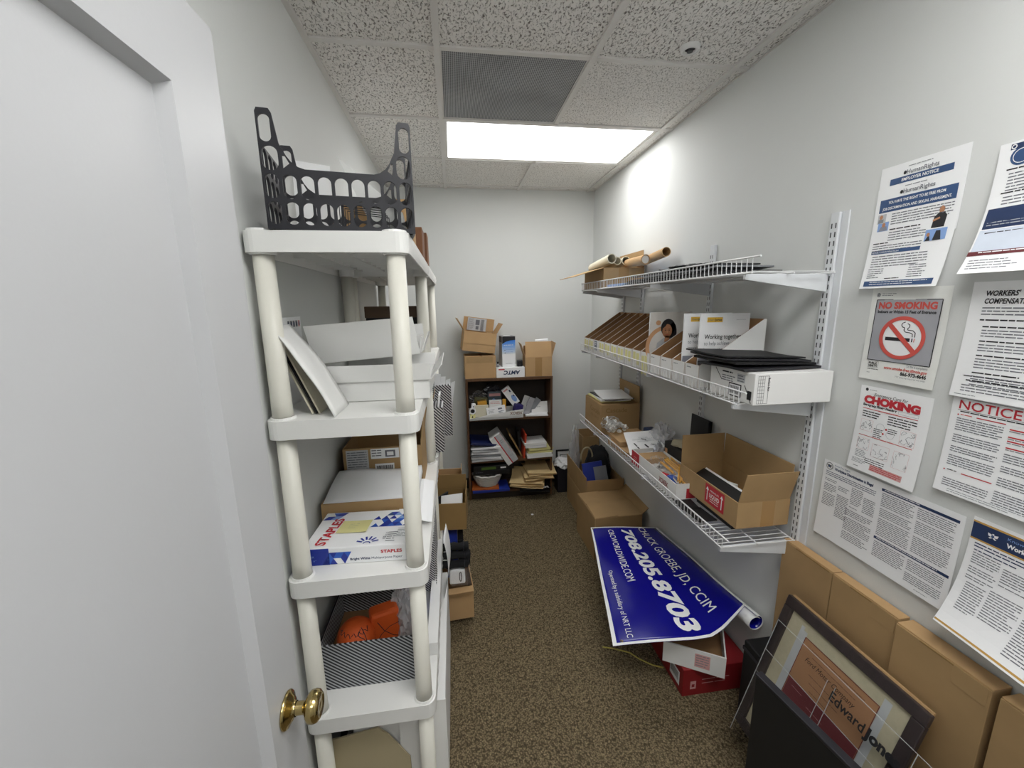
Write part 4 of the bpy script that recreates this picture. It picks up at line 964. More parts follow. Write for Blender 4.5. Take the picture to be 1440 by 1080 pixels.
# ================================================================== BOOKCASE AND WHAT IS ON IT
bc = thing('bookcase', 'dark brown wooden bookcase against the back wall', 'bookcase', (.48, 1.655, 0))
bw_, bd, bh = .377, .245, 1.10
for s in (-1, 1): MB().box(s*bw_-(.018 if s > 0 else 0), s*bw_+(0 if s > 0 else .018), 0, bd, 0, bh-.022).build('side_panel', WALNUT, bc, bevel=.001)
MB().box(-bw_, bw_, -.004, bd, bh-.022, bh).build('top', WALNUT, bc, bevel=.001)
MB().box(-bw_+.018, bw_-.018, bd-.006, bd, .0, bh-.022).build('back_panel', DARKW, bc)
for z in (.745, .36, .075): MB().box(-bw_+.018, bw_-.018, .003, bd-.006, z-.020, z).build('shelf', WALNUT, bc)
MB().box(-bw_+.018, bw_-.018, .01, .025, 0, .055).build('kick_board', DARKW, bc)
BT = bh+.0005
# ---- on top
c1 = carton('closed_carton', 'brown carton at the left end of the bookcase top, under the tilted one', .262, .21, .188, (.232, 1.775, BT), math.radians(1.5), CARDL, [('x-', -90, .128), ('x+', -90, .11), ('y+', -85, .10)])
pg = Page(c1, flat((-.131, -.1052, 0), (1,0,0), (0,0,1), (0,-1,0))); pg.rect(.012, .132, .235, .187, CARD, 1); pg.done('fold_over_flap')
c2 = carton('tilted_carton', 'open brown carton with a shipping label tilted on top of another carton', .275, .20, .165, (.215, 1.775, BT+.225), 0, CARDL, [('y+', -6, .115), ('x-', 38, .115), ('x+', 25, .10), ('y-', 178, .10)], rot=(0, math.radians(8), math.radians(4)))
pg = Page(c2, flat((-.10, .079, .168), (1,0,0), (0,-.1045,.9945), (0,-.9945,-.1045))); pg.rect(.0, .0, .165, .108, LGREY, 1)
pg.para(.006, .1, .055, 10, .0095, INKG, .4, 2)
for k in range(16): pg.rect(.115, .006+k*.006, .145, .0085+k*.006, INK, 2)
pg.rect(.07, .05, .105, .095, INKG, 2); pg.rect(.075, .01, .1, .04, INKG, 2); pg.done('shipping_label')
am = thing('white_carton', 'flat white box with upside down blue AMTC lettering', 'box', (.49, 1.755, BT))
MB().box(-.122, .122, -.095, .1, 0, .086).build('body', WHITE, am, bevel=.002)
pg = Page(am, flat((-.122, -.0953, 0), (1,0,0), (0,0,1), (0,-1,0))); pg.text('AMTC', .205, .058, .044, NAVY, width=.145, rot=PI, bold=.0016, shear=.2); pg.rect(.018, .066, .07, .076, RED, 1); pg.done()
cal = thing('tall_blue_box', 'tall white, blue and black product box standing on the AMTC box', 'box', (.475, 1.755, BT+.087), math.radians(7))
MB().box(-.058, .058, -.055, .055, 0, .262).build('body', WHITE, cal, bevel=.0015)
def grad_band(pg, x0, x1, z0, z1, ca, cb, n, L=1):
    for k in range(n):
        f = (k+.5)/n; c = ''.join('%02x' % int(int(ca[i:i+2],16)*(1-f)+int(cb[i:i+2],16)*f) for i in (0,2,4))
        pg.rect(x0, z0+(z1-z0)*k/n, x1, z0+(z1-z0)*(k+1)/n, mat('blue_band_'+c, c, .4, .02), L)
pg = Page(cal, flat((-.058, -.0553, 0), (1,0,0), (0,0,1), (0,-1,0)))
grad_band(pg, .0005, .1155, .115, .245, 'dfe8f4', '1f6fe0', 9)
pg.poly([(.0005,.198),(.03,.216),(.07,.226),(.1155,.230),(.1155,.2615),(.0005,.2615)], INK, 3)
pg.para(.015, .19, .10, 1, .012, WHITE, .5, 3); pg.para(.03, .15, .10, 2, .02, BLUEL, .2, 3); pg.rect(.02, .14, .026, .148, NAVY, 3); pg.rect(.02, .118, .03, .124, NAVY, 3); pg.para(.03, .03, .09, 1, .008, GREY, .4, 3); pg.done()
pg = Page(cal, flat((-.0583, .055, 0), (0,-1,0), (0,0,1), (-1,0,0))); pg.rect(.001, .001, .109, .261, LGREY, 1); pg.rect(.001, .21, .109, .261, INKG, 2); pg.done()
pg = Page(cal, flat((-.058, -.055, .2623), (1,0,0), (0,1,0), (0,0,1))); pg.rect(.001, .001, .115, .109, GREY, 1); pg.rect(.03, .05, .09, .105, WHITE, 2); pg.done()
g = thing('small_bottle', 'small silver and black bottle left of the tall blue box', 'bottle', (.385, 1.70, BT+.087))
MB().lathe([(0,0),(.014,0),(.014,.026),(.009,.03),(0,.03)], 16).build('body', mat('silver_grey', '9a9da0', .3), g, smooth=True); MB().lathe([(.0095,.028),(.0095,.046),(0,.046)], 14).build('cap', BLACKP, g)
g = thing('black_cable_plug', 'black coiled adapter right of the tall blue box', 'adapter', (.575, 1.71, BT+.087))
MB().box(-.022, .025, -.02, .02, 0, .055).build('body', BLACKP, g, bevel=.006); MB().tube([(.0+.018*math.cos(a*PI/5), -.022, .028+.018*math.sin(a*PI/5)) for a in range(10)], .005, 8, closed=True).build('coil', BLACK, g, smooth=True)
c3 = carton('taped_carton', 'open brown taped carton at the right end of the bookcase top', .232, .215, .165, (.742, 1.775, BT), math.radians(-3), CARDL, [('y-', -14, .135), ('x-', 18, .12), ('x+', 16, .125), ('y+', -30, .10)])
pg = Page(c3, flat((-.116, -.1077, 0), (1,0,0), (0,0,1), (0,-1,0))); pg.rect(.085, .0, .145, .164, TAPE, 1); pg.done('tape')
b = MB(); b.obox((-.02, -.06, .285), (.11, 0, .008), (0, .03, .008), (0, 0, .02)); b.build('white_sheet', WHITE, c3)
# ---- upper shelf
S1 = .7455
tr = thing('paper_box_lid_tray', 'grey and white paper box lid holding office oddments on the bookcase', 'tray', (.36, 1.63, S1), math.radians(3))
b = MB(); b.box(-.235,.235,0,.2,0,.003); b.box(-.235,.235,0,.003,.003,.02); b.box(-.235,-.232,.003,.2,.003,.06); b.box(.232,.235,.003,.2,.003,.06); b.box(-.235,.235,.197,.2,.003,.06)
b.prism([(-.235,.003),(.235,.003),(.235,.075),(-.05,.045),(-.235,.012)], .003, basis((0,.003,0),(1,0,0),(0,0,1),(0,-1,0)))
b.build('tray', WHITEC, tr)
pg = Page(tr, flat((0, -.0004, 0), (1,0,0), (0,0,1), (0,-1,0))); pg.text('XEROX', .225, .055, .034, mat('print_brown', '7b4a34', .6), width=.11, rot=PI, bold=.0004); pg.done()
def small(name, lab, cat, c, sz, m, rot=(0,0,0), bevel=.002, extra=None):
    g = thing(name, lab, cat, c, 0, None, rot); a, d, h = sz
    MB().box(-a/2, a/2, -d/2, d/2, 0, h).build('body', m, g, bevel=bevel)
    if extra:
        pg = Page(g, flat((-a/2, -d/2-.0004, 0), (1,0,0), (0,0,1), (0,-1,0))); extra(pg, a, h); pg.done()
    return g
small('cream_box', 'cream box standing in the oddments tray', 'box', (.235, 1.70, S1+.012), (.12, .03, .10), CREAM)
small('white_card_box', 'white box with address print leaning at the front of the tray', 'box', (.365, 1.665, S1+.028), (.165, .02, .075), WHITE, (math.radians(-8), math.radians(-9), 0), .001, lambda p, a, h: (p.para(.015, .055, .07, 3, .012, INKG, .3), p.rect(.10, .045, .135, .058, INKG, 1), p.para(.10, .03, .145, 2, .012, NAVY, .5)))
small('orange_box', 'orange yellow product box in the oddments tray', 'box', (.245, 1.76, S1+.088), (.08, .05, .05), YELLP, (0, math.radians(-6), .1))
small('purple_pouch', 'dark purple pouch in the oddments tray', 'pouch', (.545, 1.70, S1+.01), (.08, .06, .10), mat('purple', '2c2463', .4), (0, .2, .2), .01)
small('tilted_white_box', 'white box with red lettering tilted steeply above the tray', 'box', (.545, 1.73, S1+.108), (.075, .035, .175), WHITE, (0, math.radians(-35), 0), .002, lambda p, a, h: (p.rect(.008, .15, .05, .165, PINK, 1), p.rect(.05, .12, .062, .14, NAVY, 1), p.disc(.05, .055, .02, .035, BLUEL, 1), p.rect(.058, .07, .066, .085, INK, 2)))
small('yellow_tag_box', 'small pale yellow box at the left front of the tray', 'box', (.155, 1.665, S1+.006), (.045, .03, .04), YELLOW, (0,0,0), .002, lambda p, a, h: p.disc(.02, .018, .006, .008, INK, 1))
small('black_clip', 'black clip lying at the front of the tray', 'clip', (.285, 1.648, S1+.008), (.07, .02, .02), BLACKP, (0, math.radians(-6), 0), .006)
small('white_carded_pack', 'white pack with red print behind the address box', 'packet', (.36, 1.74, S1+.07), (.11, .025, .075), WHITEC, (math.radians(-6), 0, 0), .002, lambda p, a, h: (p.para(.01, .06, .10, 2, .014, PINK, .5),))
small('yellow_glue_bottle', 'yellow bottle beside the tilted white box', 'bottle', (.438, 1.735, S1+.05), (.03, .03, .10), YELLP, (0,0,0), .006)
small('teal_packet', 'dark teal packet at the back of the oddments tray', 'packet', (.36, 1.80, S1+.06), (.12, .04, .15), mat('slate_teal', '4c5a63', .35), (0, 0, 0), .006, lambda p, a, h: (p.rect(.01, .11, .11, .135, PINK, 1), p.disc(.05,.06,.02,.03, BLUEL, 1)))
g = thing('tape_roll', 'white roll of tape with dark core standing at the left of the tray', 'tape roll', (.155, 1.665, S1+.0745))
MB().lathe([(.018,-.015),(.028,-.015),(.028,.015),(.018,.015),(.018,-.015)], 24, basis((0,0,0),(1,0,0),(0,0,1),(0,-1,0))).build('tape', WHITE, g); MB().lathe([(.0178,.012),(0,.012)], 18, basis((0,0,0),(1,0,0),(0,0,1),(0,-1,0))).build('core', BLACK, g)
small('white_bottle', 'small white bottle standing behind the tape roll', 'bottle', (.165, 1.71, S1+.06), (.04, .03, .07), WHITE, (0, 0, .1), .008, lambda p, a, h: p.rect(.015, .02, .022, .05, INK, 1))
crumple('clear_bag', 'clear bag with yellow green contents at the back of the bookcase shelf', 'plastic bag', (.235, 1.82, S1+.11), (.09, .05, .055), CLEAR, 41, .5, 3, 3)
small('green_packet', 'olive green packet inside the clear bag on the bookcase', 'packet', (.23, 1.82, S1+.06), (.12, .04, .10), mat('olive', '6d6a34', .5), (0,.1,0), .01)
crumple('dark_bag', 'dark crumpled bag at the back of the top bookcase shelf', 'plastic bag', (.34, 1.84, S1+.17), (.07, .04, .055), mat('dark_film', '3a3a40', .25), 43, .5, 3, 3)
for k, (x, rz, tl, m_, lab) in enumerate([(.625, .3, 25, mat('silver_film', 'a9a9ad', .25), 'silver packet leaning right of the tray'), (.655, .1, 38, GREY, 'grey packet leaning behind the silver one'), (.60, -.1, 20, WHITEC, 'white card leaning between the packets and the tray')]):
    small('foil_packet', lab, 'packet', (x, 1.70+.04*k, S1+.01), (.055, .006, .16), m_, (0, math.radians(tl), rz), .001)
small('white_cards', 'stack of white cards at the right end of the upper bookcase shelf', 'cards', (.76, 1.75, S1+.002), (.15, .03, .105), WHITEC, (math.radians(-14), 0, .06), .001, lambda p, a, h: p.para(.05, .06, .09, 1, .012, GREY, .5))
small('white_cards', 'lower stack of papers lying right of the tray', 'papers', (.72, 1.70, S1+.001), (.20, .09, .012), WHITE, (0, 0, -.1), .001)
# ---- middle shelf
S2 = .3605
for k, (w_, m_, rz, lab) in enumerate([(.27, LGREY, .05, 'lowest'), (.26, WHITE, -.06, 'second'), (.28, GREY, .08, 'third'), (.26, WHITE, -.04, 'fourth'), (.27, LGREY, .1, 'fifth'), (.26, WHITE, -.08, 'sixth')]):
    g = thing('paper_stack', '%s bundle of papers from the bottom, left stack of the middle bookcase shelf' % lab, 'papers', (.265, 1.735, S2+.022*k), rz, 'papers stacked left on the middle shelf')
    MB().grid(lambda u, v: (-w_/2+w_*u, -.10+.20*v, .017+.005*math.sin(3*u+k)*u), 8, 3, .014).build('sheets', m_, g)
g = thing('navy_binder', 'navy blue binder lying slanted on the left paper stack', 'binder', (.245, 1.74, S2+.142), .08, rot=(math.radians(4), math.radians(7), .06))
MB().box(-.12, .12, -.10, .11, .01, .032).build('cover', mat('navy_cover', '1d2858', .4), g, bevel=.004); MB().box(-.122, -.118, -.098, .108, .008, .036).build('spine', mat('navy_cover', '1d2858'), g)
fb = thing('white_file_box', 'white file box with a red stripe leaning diagonally on the middle bookcase shelf', 'file box', (.545, 1.645, S2), 0, rot=(0, math.radians(-33), 0))
MB().box(-.105, 0, 0, .21, .002, .30).build('body', WHITEC, fb, bevel=.002)
pg = Page(fb, flat((-.105, -.0004, 0), (1,0,0), (0,0,1), (0,-1,0))); pg.rect(.044, .003, .054, .299, RED, 1); pg.rect(.100, .1, .104, .299, PINK, 1); pg.rect(.055, .003, .104, .299, LGREY, 0.6); pg.para(.065, .24, .095, 2, .02, GREY, .3, 2); pg.para(.065, .08, .095, 2, .01, GREY, .3, 2); pg.done()
b = thing('brown_envelope', 'brown envelope leaning behind the white file box', 'envelope', (.585, 1.70, S2), 0, rot=(0, math.radians(-28), 0)); MB().box(0, .012, 0, .18, .002, .25).build('sheet', CARDD, b)
b = thing('orange_folder', 'orange red folder standing upright in the middle of the shelf', 'folder', (.592, 1.66, S2), 0, rot=(0, math.radians(5), 0)); MB().box(0, .016, 0, .2, .001, .22).build('cover', mat('orange_red', 'c8452a', .5), b)
b = thing('black_folder', 'black folder standing beside the orange red folder', 'folder', (.568, 1.72, S2), 0, rot=(0, math.radians(-4), 0)); MB().box(0, .02, 0, .15, .001, .235).build('cover', BLACK, b)
for k, (w_, m_, rz, t_, lab) in enumerate([(.23, WHITE, .02, .022, 'lowest white paper bundle of the right stack'), (.225, WHITE, -.05, .02, 'second white paper bundle of the right stack'), (.23, YELLOW, .06, .014, 'lower yellow pad of the right stack'), (.225, YELLOW, .16, .016, 'upper yellow pad of the right stack'), (.19, WHITE, -.02, .022, 'white paper bundle on the yellow pads'), (.2, WHITEC, .03, .02, 'topmost white papers of the right stack')]):
    g = thing('paper_bundle', lab+' on the middle bookcase shelf', 'papers', (.74-.008*k*(k > 3), 1.74, S2+.001+.024*k), rz, 'papers stacked right on the middle shelf')
    MB().grid(lambda u, v: (-w_/2+w_*u, -.10+.20*v, t_+.002+.004*math.sin(2.5*u+k)*u), 8, 3, t_).build('sheets', m_, g)
# ---- bottom shelf
S3 = .0755
small('large_book', 'blue covered book at the bottom left of the bookcase', 'book', (.295, 1.72, S3), (.33, .20, .022), BLUEF, (0, 0, .02), .002)
small('large_book', 'orange and red book lying on the blue book', 'book', (.25, 1.72, S3+.023), (.24, .19, .016), mat('book_orange', 'b5602b', .4), (0, 0, -.04), .002)
wk = thing('white_wicker_basket', 'white woven basket on the books at the bottom of the bookcase', 'basket', (.27, 1.72, S3+.04))
for k in range(8):
    z = .007+k*.013; f = k/7; rx, ry = .085+.045*f, .055+.03*f
    MB().tube([(rx*math.cos(2*PI*a/28), ry*math.sin(2*PI*a/28)-.01, z+.004*math.cos(a*PI)+(.016*abs(math.cos(2*PI*a/28))**3 if k == 7 else 0)) for a in range(28)], .0075 if k < 7 else .009, 6, closed=True).build('woven_band', WICKW, wk, smooth=True)
MB().lathe([(0,.002),(.08,.002),(.085,.008)], 24).build('base', WICKW, wk)
for k, (z, lab, mm) in enumerate([(S3+.155, 'lower black boxed game with small green print above the basket', BLACK), (S3+.198, 'upper dark box above the white basket', DARKW)]):
    g = small('black_box', lab, 'box', (.305, 1.735, z), (.325, .17, .04), mat('box_black%d' % k, '18191b', .35), (0, 0, .03*k), .002, (lambda p, a, h: (p.rect(.07, .006, .2, .03, GREEN, 1), p.rect(.24, .012, .29, .026, WHITE, 1))) if k else (lambda p, a, h: p.para(.02, .028, .09, 1, .01, INKG, .5)))
for k in range(9):
    lab = ['lowest', 'second', 'third', 'fourth', 'fifth', 'sixth', 'seventh', 'eighth', 'topmost'][k]
    dark = k in (0, 1)
    big = k in (2, 3, 4)
    g = thing('manila_folder' if not dark else 'dark_magazine', ('%s manila folder from the bottom, spilling out of the bookcase' % lab) if not dark else ['dark magazine on the carpet end of the bottom bookcase shelf', 'dark magazine with white lettering under the manila folders'][k],
              'folder' if not dark else 'magazine', (.66+.02*(k-2 if k > 4 else 0)*.6, 1.685+.006*k, S3+.003+.017*k+(.012 if k > 4 else 0)), [-.1, .12, -.28, -.2, -.32, .05, -.12, .1, -.06][k], 'folders spilling from the bookcase')
    w_ = .30 if big else .26
    rise = .0 if dark else (.10 if big else .05)
    MB().grid(lambda u, v: (-w_/2+w_*u-(.02 if big else -.03), -.13+.27*v, .004+rise*v*v*(.8 if u < .5 else .6)*.6+.004*math.sin(4*u+k)*(1-v)), 8, 6, .003).build('cover', MANILA if not dark else BLACK, g)
    if k == 1:
        pg = Page(g, lambda a, b, L=0: (.05+a, -.128+b, .0075)); pg.text('CIM', .0, .0, .05, WHITE, bold=.002); pg.done()

# ================================================================== BEYOND THE BOOKCASE
wbn = thing('waste_bin', 'small black bin with a white plastic liner beside the bookcase', 'waste bin', (.972, 1.74, 0))
b = MB(); P0 = rrect(-.058, .058, -.07, .07, .012); P1 = rrect(-.066, .066, -.08, .08, .014); n = len(P0)
b.add([(p[0],p[1],0) for p in P0]+[(p[0],p[1],.255) for p in P1]+[(p[0]*.96,p[1]*.96,.255) for p in P1]+[(p[0]*.94,p[1]*.94,.01) for p in P0],
      [(i,(i+1)%n,(i+1)%n+n,i+n) for i in range(n)]+[(i+n,(i+1)%n+n,(i+1)%n+2*n,i+2*n) for i in range(n)]+[(i+2*n,(i+1)%n+2*n,(i+1)%n+3*n,i+3*n) for i in range(n)]+[tuple(range(n-1,-1,-1)), tuple(range(3*n,4*n))])
b.build('bin_body', BLACKP, wbn)
crumple('liner', '', '', (0, -.01, .225), (.075, .085, .05), WHITE, 51, .4, 3, 3, part='liner', parent=wbn)
MB().box(.03, .05, -.0815, -.079, .19, .21).build('latch', WHITEC, wbn)
pf = thing('picture_frame', 'dark framed picture leaning on the back wall beside the bookcase', 'picture frame', (.95, 1.845, .0), 0, rot=(math.radians(-9), 0, 0))
MB().box(0, .215, -.006, 0, .102, .325).build('picture', WHITEC, pf)
b = MB(); b.box(0, .215, -.014, -.006, .322, .337); b.box(0, .215, -.014, -.006, 0, .015); b.box(0, .015, -.014, -.006, .015, .322); b.box(.2, .215, -.014, -.006, .015, .322); b.build('frame', BLACK, pf)
b = MB(); b.box(.04, .175, -.008, -.006, .285, .29); b.box(.04, .045, -.008, -.006, .14, .285); b.box(.17, .175, -.008, -.006, .14, .285); b.box(.045, .17, -.008, -.006, .14, .145); b.build('mat_line', INK, pf)
bs = crumple('bubble_wrap_sheet', 'grey bubble wrap standing in the back corner under the wire shelf', 'bubble wrap', (1.055, 1.625, 0), (.045, .04, .35), BUBBLE, 61, .35, 4, 3)
uc = carton('under_shelf_carton', 'tall brown carton standing in the back corner beyond the wire shelves', .15, .24, .55, (1.195, 1.715, 0), 0, CARD)
solid('white_storage_box', 'pale grey box on the carton stack beneath the mailer boxes', 'box', 1.18, 1.27, 1.10, 1.30, 0.30, .36, WHITEC) if False else None
# ================================================================== FLOOR CARTONS ON THE RIGHT
ca = carton('floor_carton', 'open brown floor carton holding the blue folder and black tote bag', .30, .54, .23, (1.125, 1.30, 0), 0, CARD, [('x-', 2, .185), ('y-', -2, .16), ('x+', -2, .15)])
bf = thing('blue_folder', 'bright blue folder with a silver panel standing in the floor carton', 'folder', (1.015, 1.20, .21), 0, rot=(math.radians(-14), math.radians(-9), math.radians(-6)))
bf.location = (1.12, 1.065, .06)
MB().box(-.085, .075, 0, .012, .005, .44).build('cover', BLUEF, bf, bevel=.002)
b = MB(); b.box(-.0, .10, -.006, -.001, .12, .40); b.build('silver_panel', mat('silver_panel', '8b8f96', .4), bf)
tb = thing('tote_bag', 'black cloth tote bag with a beige strap in the floor carton', 'bag', (1.17, 1.36, .21))
crumple('bag', '', '', (.01, .0, -.003), (.095, .16, .19), BLACKC, 71, .22, 4, 1.8, smooth=True, part='cloth', parent=tb)
MB().tube([(-.10+.05*math.cos(a*PI/9)-.0, -.03, .25+.09*math.sin(a*PI/9)) for a in range(-1, 11)], .007, 8).build('strap', BEIGE, tb, smooth=True)
cbx = carton('floor_carton', 'brown carton on the carpet nearer the blue banner, with a folded flap', .335, .385, .302, (1.07, .835, 0), math.radians(1), CARD, [('y+', -88, .19), ('x+', 50, .16), ('x-', -88, .16), ('y-', -86, .19)])
hc = carton('hidden_carton', 'plain carton under the blue banner', .28, .36, .265, (1.10, .36, 0), 0, CARDD, [('y-', -88, .17), ('y+', -88, .17)])
rb = solid('red_box', 'dark red box with a barcode label under the white tray', 'box', .958, 1.275, -.372, .14, 0, .137, REDB)
pg = Page(rb, flat((-.1589, .256, 0), (0,-1,0), (0,0,1), (-1,0,0))); pg.rect(.405, .03, .485, .10, WHITE, 1)
for k in range(11): pg.rect(.412+k*.006, .05, .415+k*.006, .09, INK, 2)
pg.done('barcode_label')
pg = Page(rb, flat((-.1585, -.2564, 0), (1,0,0), (0,0,1), (0,-1,0))); pg.rect(.035, .035, .062, .075, PINK, 1); pg.rect(.042, .045, .055, .06, REDB, 2); pg.para(.09, .08, .22, 2, .02, PINK, .25); pg.done()
wt = carton('white_tray', 'open white carton tray resting askew on the red box', .25, .30, .10, (1.07, -.245, .139), math.radians(-31), WHITEC, inner=None, t=.006)
wt.location = (1.075, -.245, .139)
pg = Page(wt, flat((-.1255, .15, 0), (0,-1,0), (0,0,1), (-1,0,0))); pg.text('R', .06, .02, .09, RED, width=.05); pg.ring(.085, .05, .036, .041, RED, 1, 4); pg.done()
pg = Page(wt, flat((-.125, -.1505, 0), (1,0,0), (0,0,1), (0,-1,0))); pg.rect(.13, .02, .19, .085, PINK, 1); pg.para(.135, .08, .185, 5, .012, GREY, .5, 2); pg.done()
MB().box(-.119, .119, -.144, .144, .0065, .03).build('kraft_lining', KRAFT, wt)
cd_ = thing('nylon_string', 'thin yellow cord trailing on the carpet under the banner', 'cord')
MB().tube([(.705,-.066,.006),(.76,-.085,.005),(.824,-.119,.006),(.86,-.165,.005),(.905,-.205,.006),(.95,-.225,.005)], .0035, 7).build('cord', mat('cord_yellow', 'b8ad55', .6), cd_, smooth=True)
g = thing('paper_scrap', 'tiny white scrap lying on the carpet', 'scrap', (.60, 1.30, 0)); MB().obox((0,0,.001), (.016,.004,0), (-.004,.016,0), (0,0,.004)).build('scrap', WHITE, g)
# ---- vinyl banner
bn = thing('vinyl_banner', 'blue vinyl banner with white phone number draped over floor boxes', 'banner', (0, 0, 0))
A_, B_, C_, E_ = V(.838,.535,.308), V(1.235,.46,.318), V(.648,-.325,.300), V(1.235,-.355,.410)
def bend(t): f = t/.62 if t < .62 else (1-t)/.38; return f-.10*max(0, 1-abs(t-.62)/.12)
def bsurf(s, t, L=0):
    p = (A_*(1-t)+B_*t)*(1-s)+(C_*(1-t)+E_*t)*s
    p = p+V(.038*bend(t)*s**3, -.086*bend(t)*s**3, -.023*bend(t)*s+.006*math.sin(9*s+4*t)*(1-.5*t)+.010*math.sin(PI*s)*(1-t)-.040*(1-t)**3*s)
    return p+V(-.1, -.05, 1)*(.0007*L)
# roll along the wall edge
def roll(s, q):      # q 0..1 continues past t = 1 into the curl
    c = bsurf(s, 1); R = .037*(1-.25*q); a = PI/2-q*2*PI*1.12
    return c+V(R*math.cos(a), 0, -.037+R*math.sin(a))
MB().grid(lambda s, t: bsurf(s, t), 40, 20, .0012).build('printed_face', BLUE, bn, smooth=True)
MB().grid(lambda s, q: roll(s*1.085, q), 24, 22, .0014).build('rolled_edge', [WHITE], bn, smooth=True)
MB().grid(lambda s, q: roll(s*1.08, q)-V(0,0,.0)+(roll(s*1.08, q)-(bsurf(s*1.08,1)+V(0,0,-.037))).normalized()*-.0022, 24, 22, .0004).build('rolled_inner_face', BLUE, bn, smooth=True)
pg = Page(bn, lambda a, b, L=0: bsurf(a/.9, b/.45, L))
bwid = .012
for k in range(36): 
    s0, s1 = .9*k/36, .9*(k+1)/36
    pg.poly([(s0,0),(s1,0),(s1,bwid),(s0,bwid)], WHITE, 1)
for k in range(18):
    t0, t1 = .45*k/18, .45*(k+1)/18
    pg.poly([(0,t0),(bwid*.8,t0),(bwid*.8,t1),(0,t1)], WHITE, 1.2); pg.poly([(.9-bwid,t0),(.9,t0),(.9,t1),(.9-bwid,t1)], WHITE, 1.2)
pg.done('white_border')
pg.text('708.205.8703', .035, .205, .088, WHITE, width=.83, bold=.0035, shear=.12, L=1.5)
pg.text('CHUCK GROEBE, JD, CCIM', .01, .325, .062, WHITE, width=.80, L=1.5)
pg.text('CBCWORLDWIDE.COM', .04, .112, .05, WHITE, width=.50, L=1.5)
pg.text('Operated by a subsidiary of NRT LLC', .43, .045, .026, WHITE, width=.44, L=1.5)
for s_, t_ in ((.02, .03), (.98, .06)):
    p = bsurf(s_, t_, 2); MB().lathe([(.003,0),(.007,.0005),(.007,-.001)], 12, Matrix.Translation(p)).build('grommet', BRASS, bn)

# ================================================================== LOWER RIGHT: CARTONS, FRAME, ACRYLIC
tk = solid('storage_box', 'black storage box standing against the right wall below the posters', 'storage box', 1.150, 1.276, -1.34, -.47, 0, .36, BLACK, bevel=.006)  # far end of the black box also stands in for shade under the banner
MB().box(-.0645, .0645, -.4375, .4375, .315, .33).build('lid_seam', BLACKP, tk)
for k, (y1, y0, labk) in enumerate([(-.506, -.713, 'nearest the wire shelves'), (-.717, -.922, 'with a taped top edge, second from the wire shelves'), (-.930, -1.142, 'with a tucked top flap, third from the wire shelves'), (-1.156, -1.33, 'at the right edge of the view')]):
    xf = 1.238 if k < 2 else 1.222
    g = thing('upright_mailer_carton', 'brown upright carton %s' % labk, 'box', ((xf+1.278)/2, (y0+y1)/2, .361), 0, 'upright cartons against the right wall'); a, c = (1.278-xf)/2, (y1-y0)/2
    MB().box(-a, a, -c, c, 0, .463).build('body', CARD, g, bevel=.0015)
    MB().box(-a+.003, a, -c, c, .4635, .467).build('top_flap', CARDL, g, bevel=.001)  # paler board than the body: overhead light put into the top's colour
    if k >= 1: MB().box(-a-.0015, -a-.0002, -c+.005, -c+.075, .415, .464).build('tuck_tab', CARD, g, bevel=.0005)
    MB().box(-a-.0008, -a+.0004, -c+.01, c-.06, .459, .463).build('flap_gap', CARDD, g)
su = solid('support_box', 'low box behind the black panel carrying the framed document', 'box', .998, 1.142, -1.20, -.84, 0, .15, CARDD)
dl, nl = V(.31, 0, .951).normalized(), V(-.951, 0, .31).normalized()
def leaning(name, lab, cat, top_left): 
    g = thing(name, lab, cat, (0,0,0)); o = Vector(top_left)
    fn = lambda u, v, L=0: o+V(0,-1,0)*u+dl*v+nl*(.0005*L)
    return g, o, fn
fg, fo, ffn = leaning('framed_document', 'dark framed brown document in plastic wrap leaning on the cartons', 'picture frame', (1.188, -.624, .682))
FH, FW = .532, .452
def plate(o, u0, u1, v0, v1, n0, n1): return MB().obox(o+V(0,-1,0)*u0+dl*v0+nl*n0, V(0,-1,0)*(u1-u0), dl*(v1-v0), nl*(n1-n0))
plate(fo, .03, FW-.03, -FH+.03, -.03, .002, .006).build('mat_board', MATB, fg)
for q in ((0, FW, -.036, 0), (0, FW, -FH, -FH+.036), (0, .034, -FH+.036, -.036), (FW-.034, FW, -FH+.036, -.036)): plate(fo, q[0], q[1], q[2], q[3], 0, .016).build('frame_rail', FRAMED, fg, bevel=.003)
plate(fo, .004, FW-.006, -FH+.02, .004, -.008, -.001).build('tan_backing', CARDL, fg)
pg = Page(fg, lambda u, v, L=0: ffn(u*1.064, v*1.064, 12+L*1.2))
pg.rect(.074, -.30, .086, -.055, SILV, 1); pg.rect(.086, -.30, .100, -.065, SILV, 1); pg.rect(.332, -.30, .352, -.05, SILV, 1)
pg.rect(.100, -.31, .331, -.078, DOC, 2); pg.rect(.102, -.31, .329, -.215, MAROON, 3)
pg.line([(.100,-.31),(.100,-.078),(.331,-.078),(.331,-.31)], .002, MAROON, 4)
for k in range(5): pg.para(.13+.01*k, -.095-.02*k-(.03 if k > 1 else 0), .30-.012*k, 1, .007, mat('doc_ink', '6e4d3a', .6), .35, 3)
pg.text('Ford Motor Company', .125, -.14, .022, mat('script_ink', '33231b', .6), width=.16, shear=.35, L=4)
pg.para(.12, -.235, .16, 1, .006, PINK, .2, 4); pg.para(.18, -.25, .24, 1, .006, PINK, .2, 4)
pg.done()
plate(fo, -.004, FW+.004, -FH, .004, .0165, .0175).build('plastic_wrap', WRAP, fg)
ag, ao, afn = leaning('acrylic_sign_holder', 'clear acrylic holder lettered Edward Jones in front of the framed document', 'acrylic holder', (1.13, -.642, .603))
plate(ao, 0, .50, -.468, .0, 0, .003).build('front_pane', ACRYL, ag)
plate(ao, .0, .003, -.468, .0, -.012, 0).build('side_pane', ACRYL, ag)
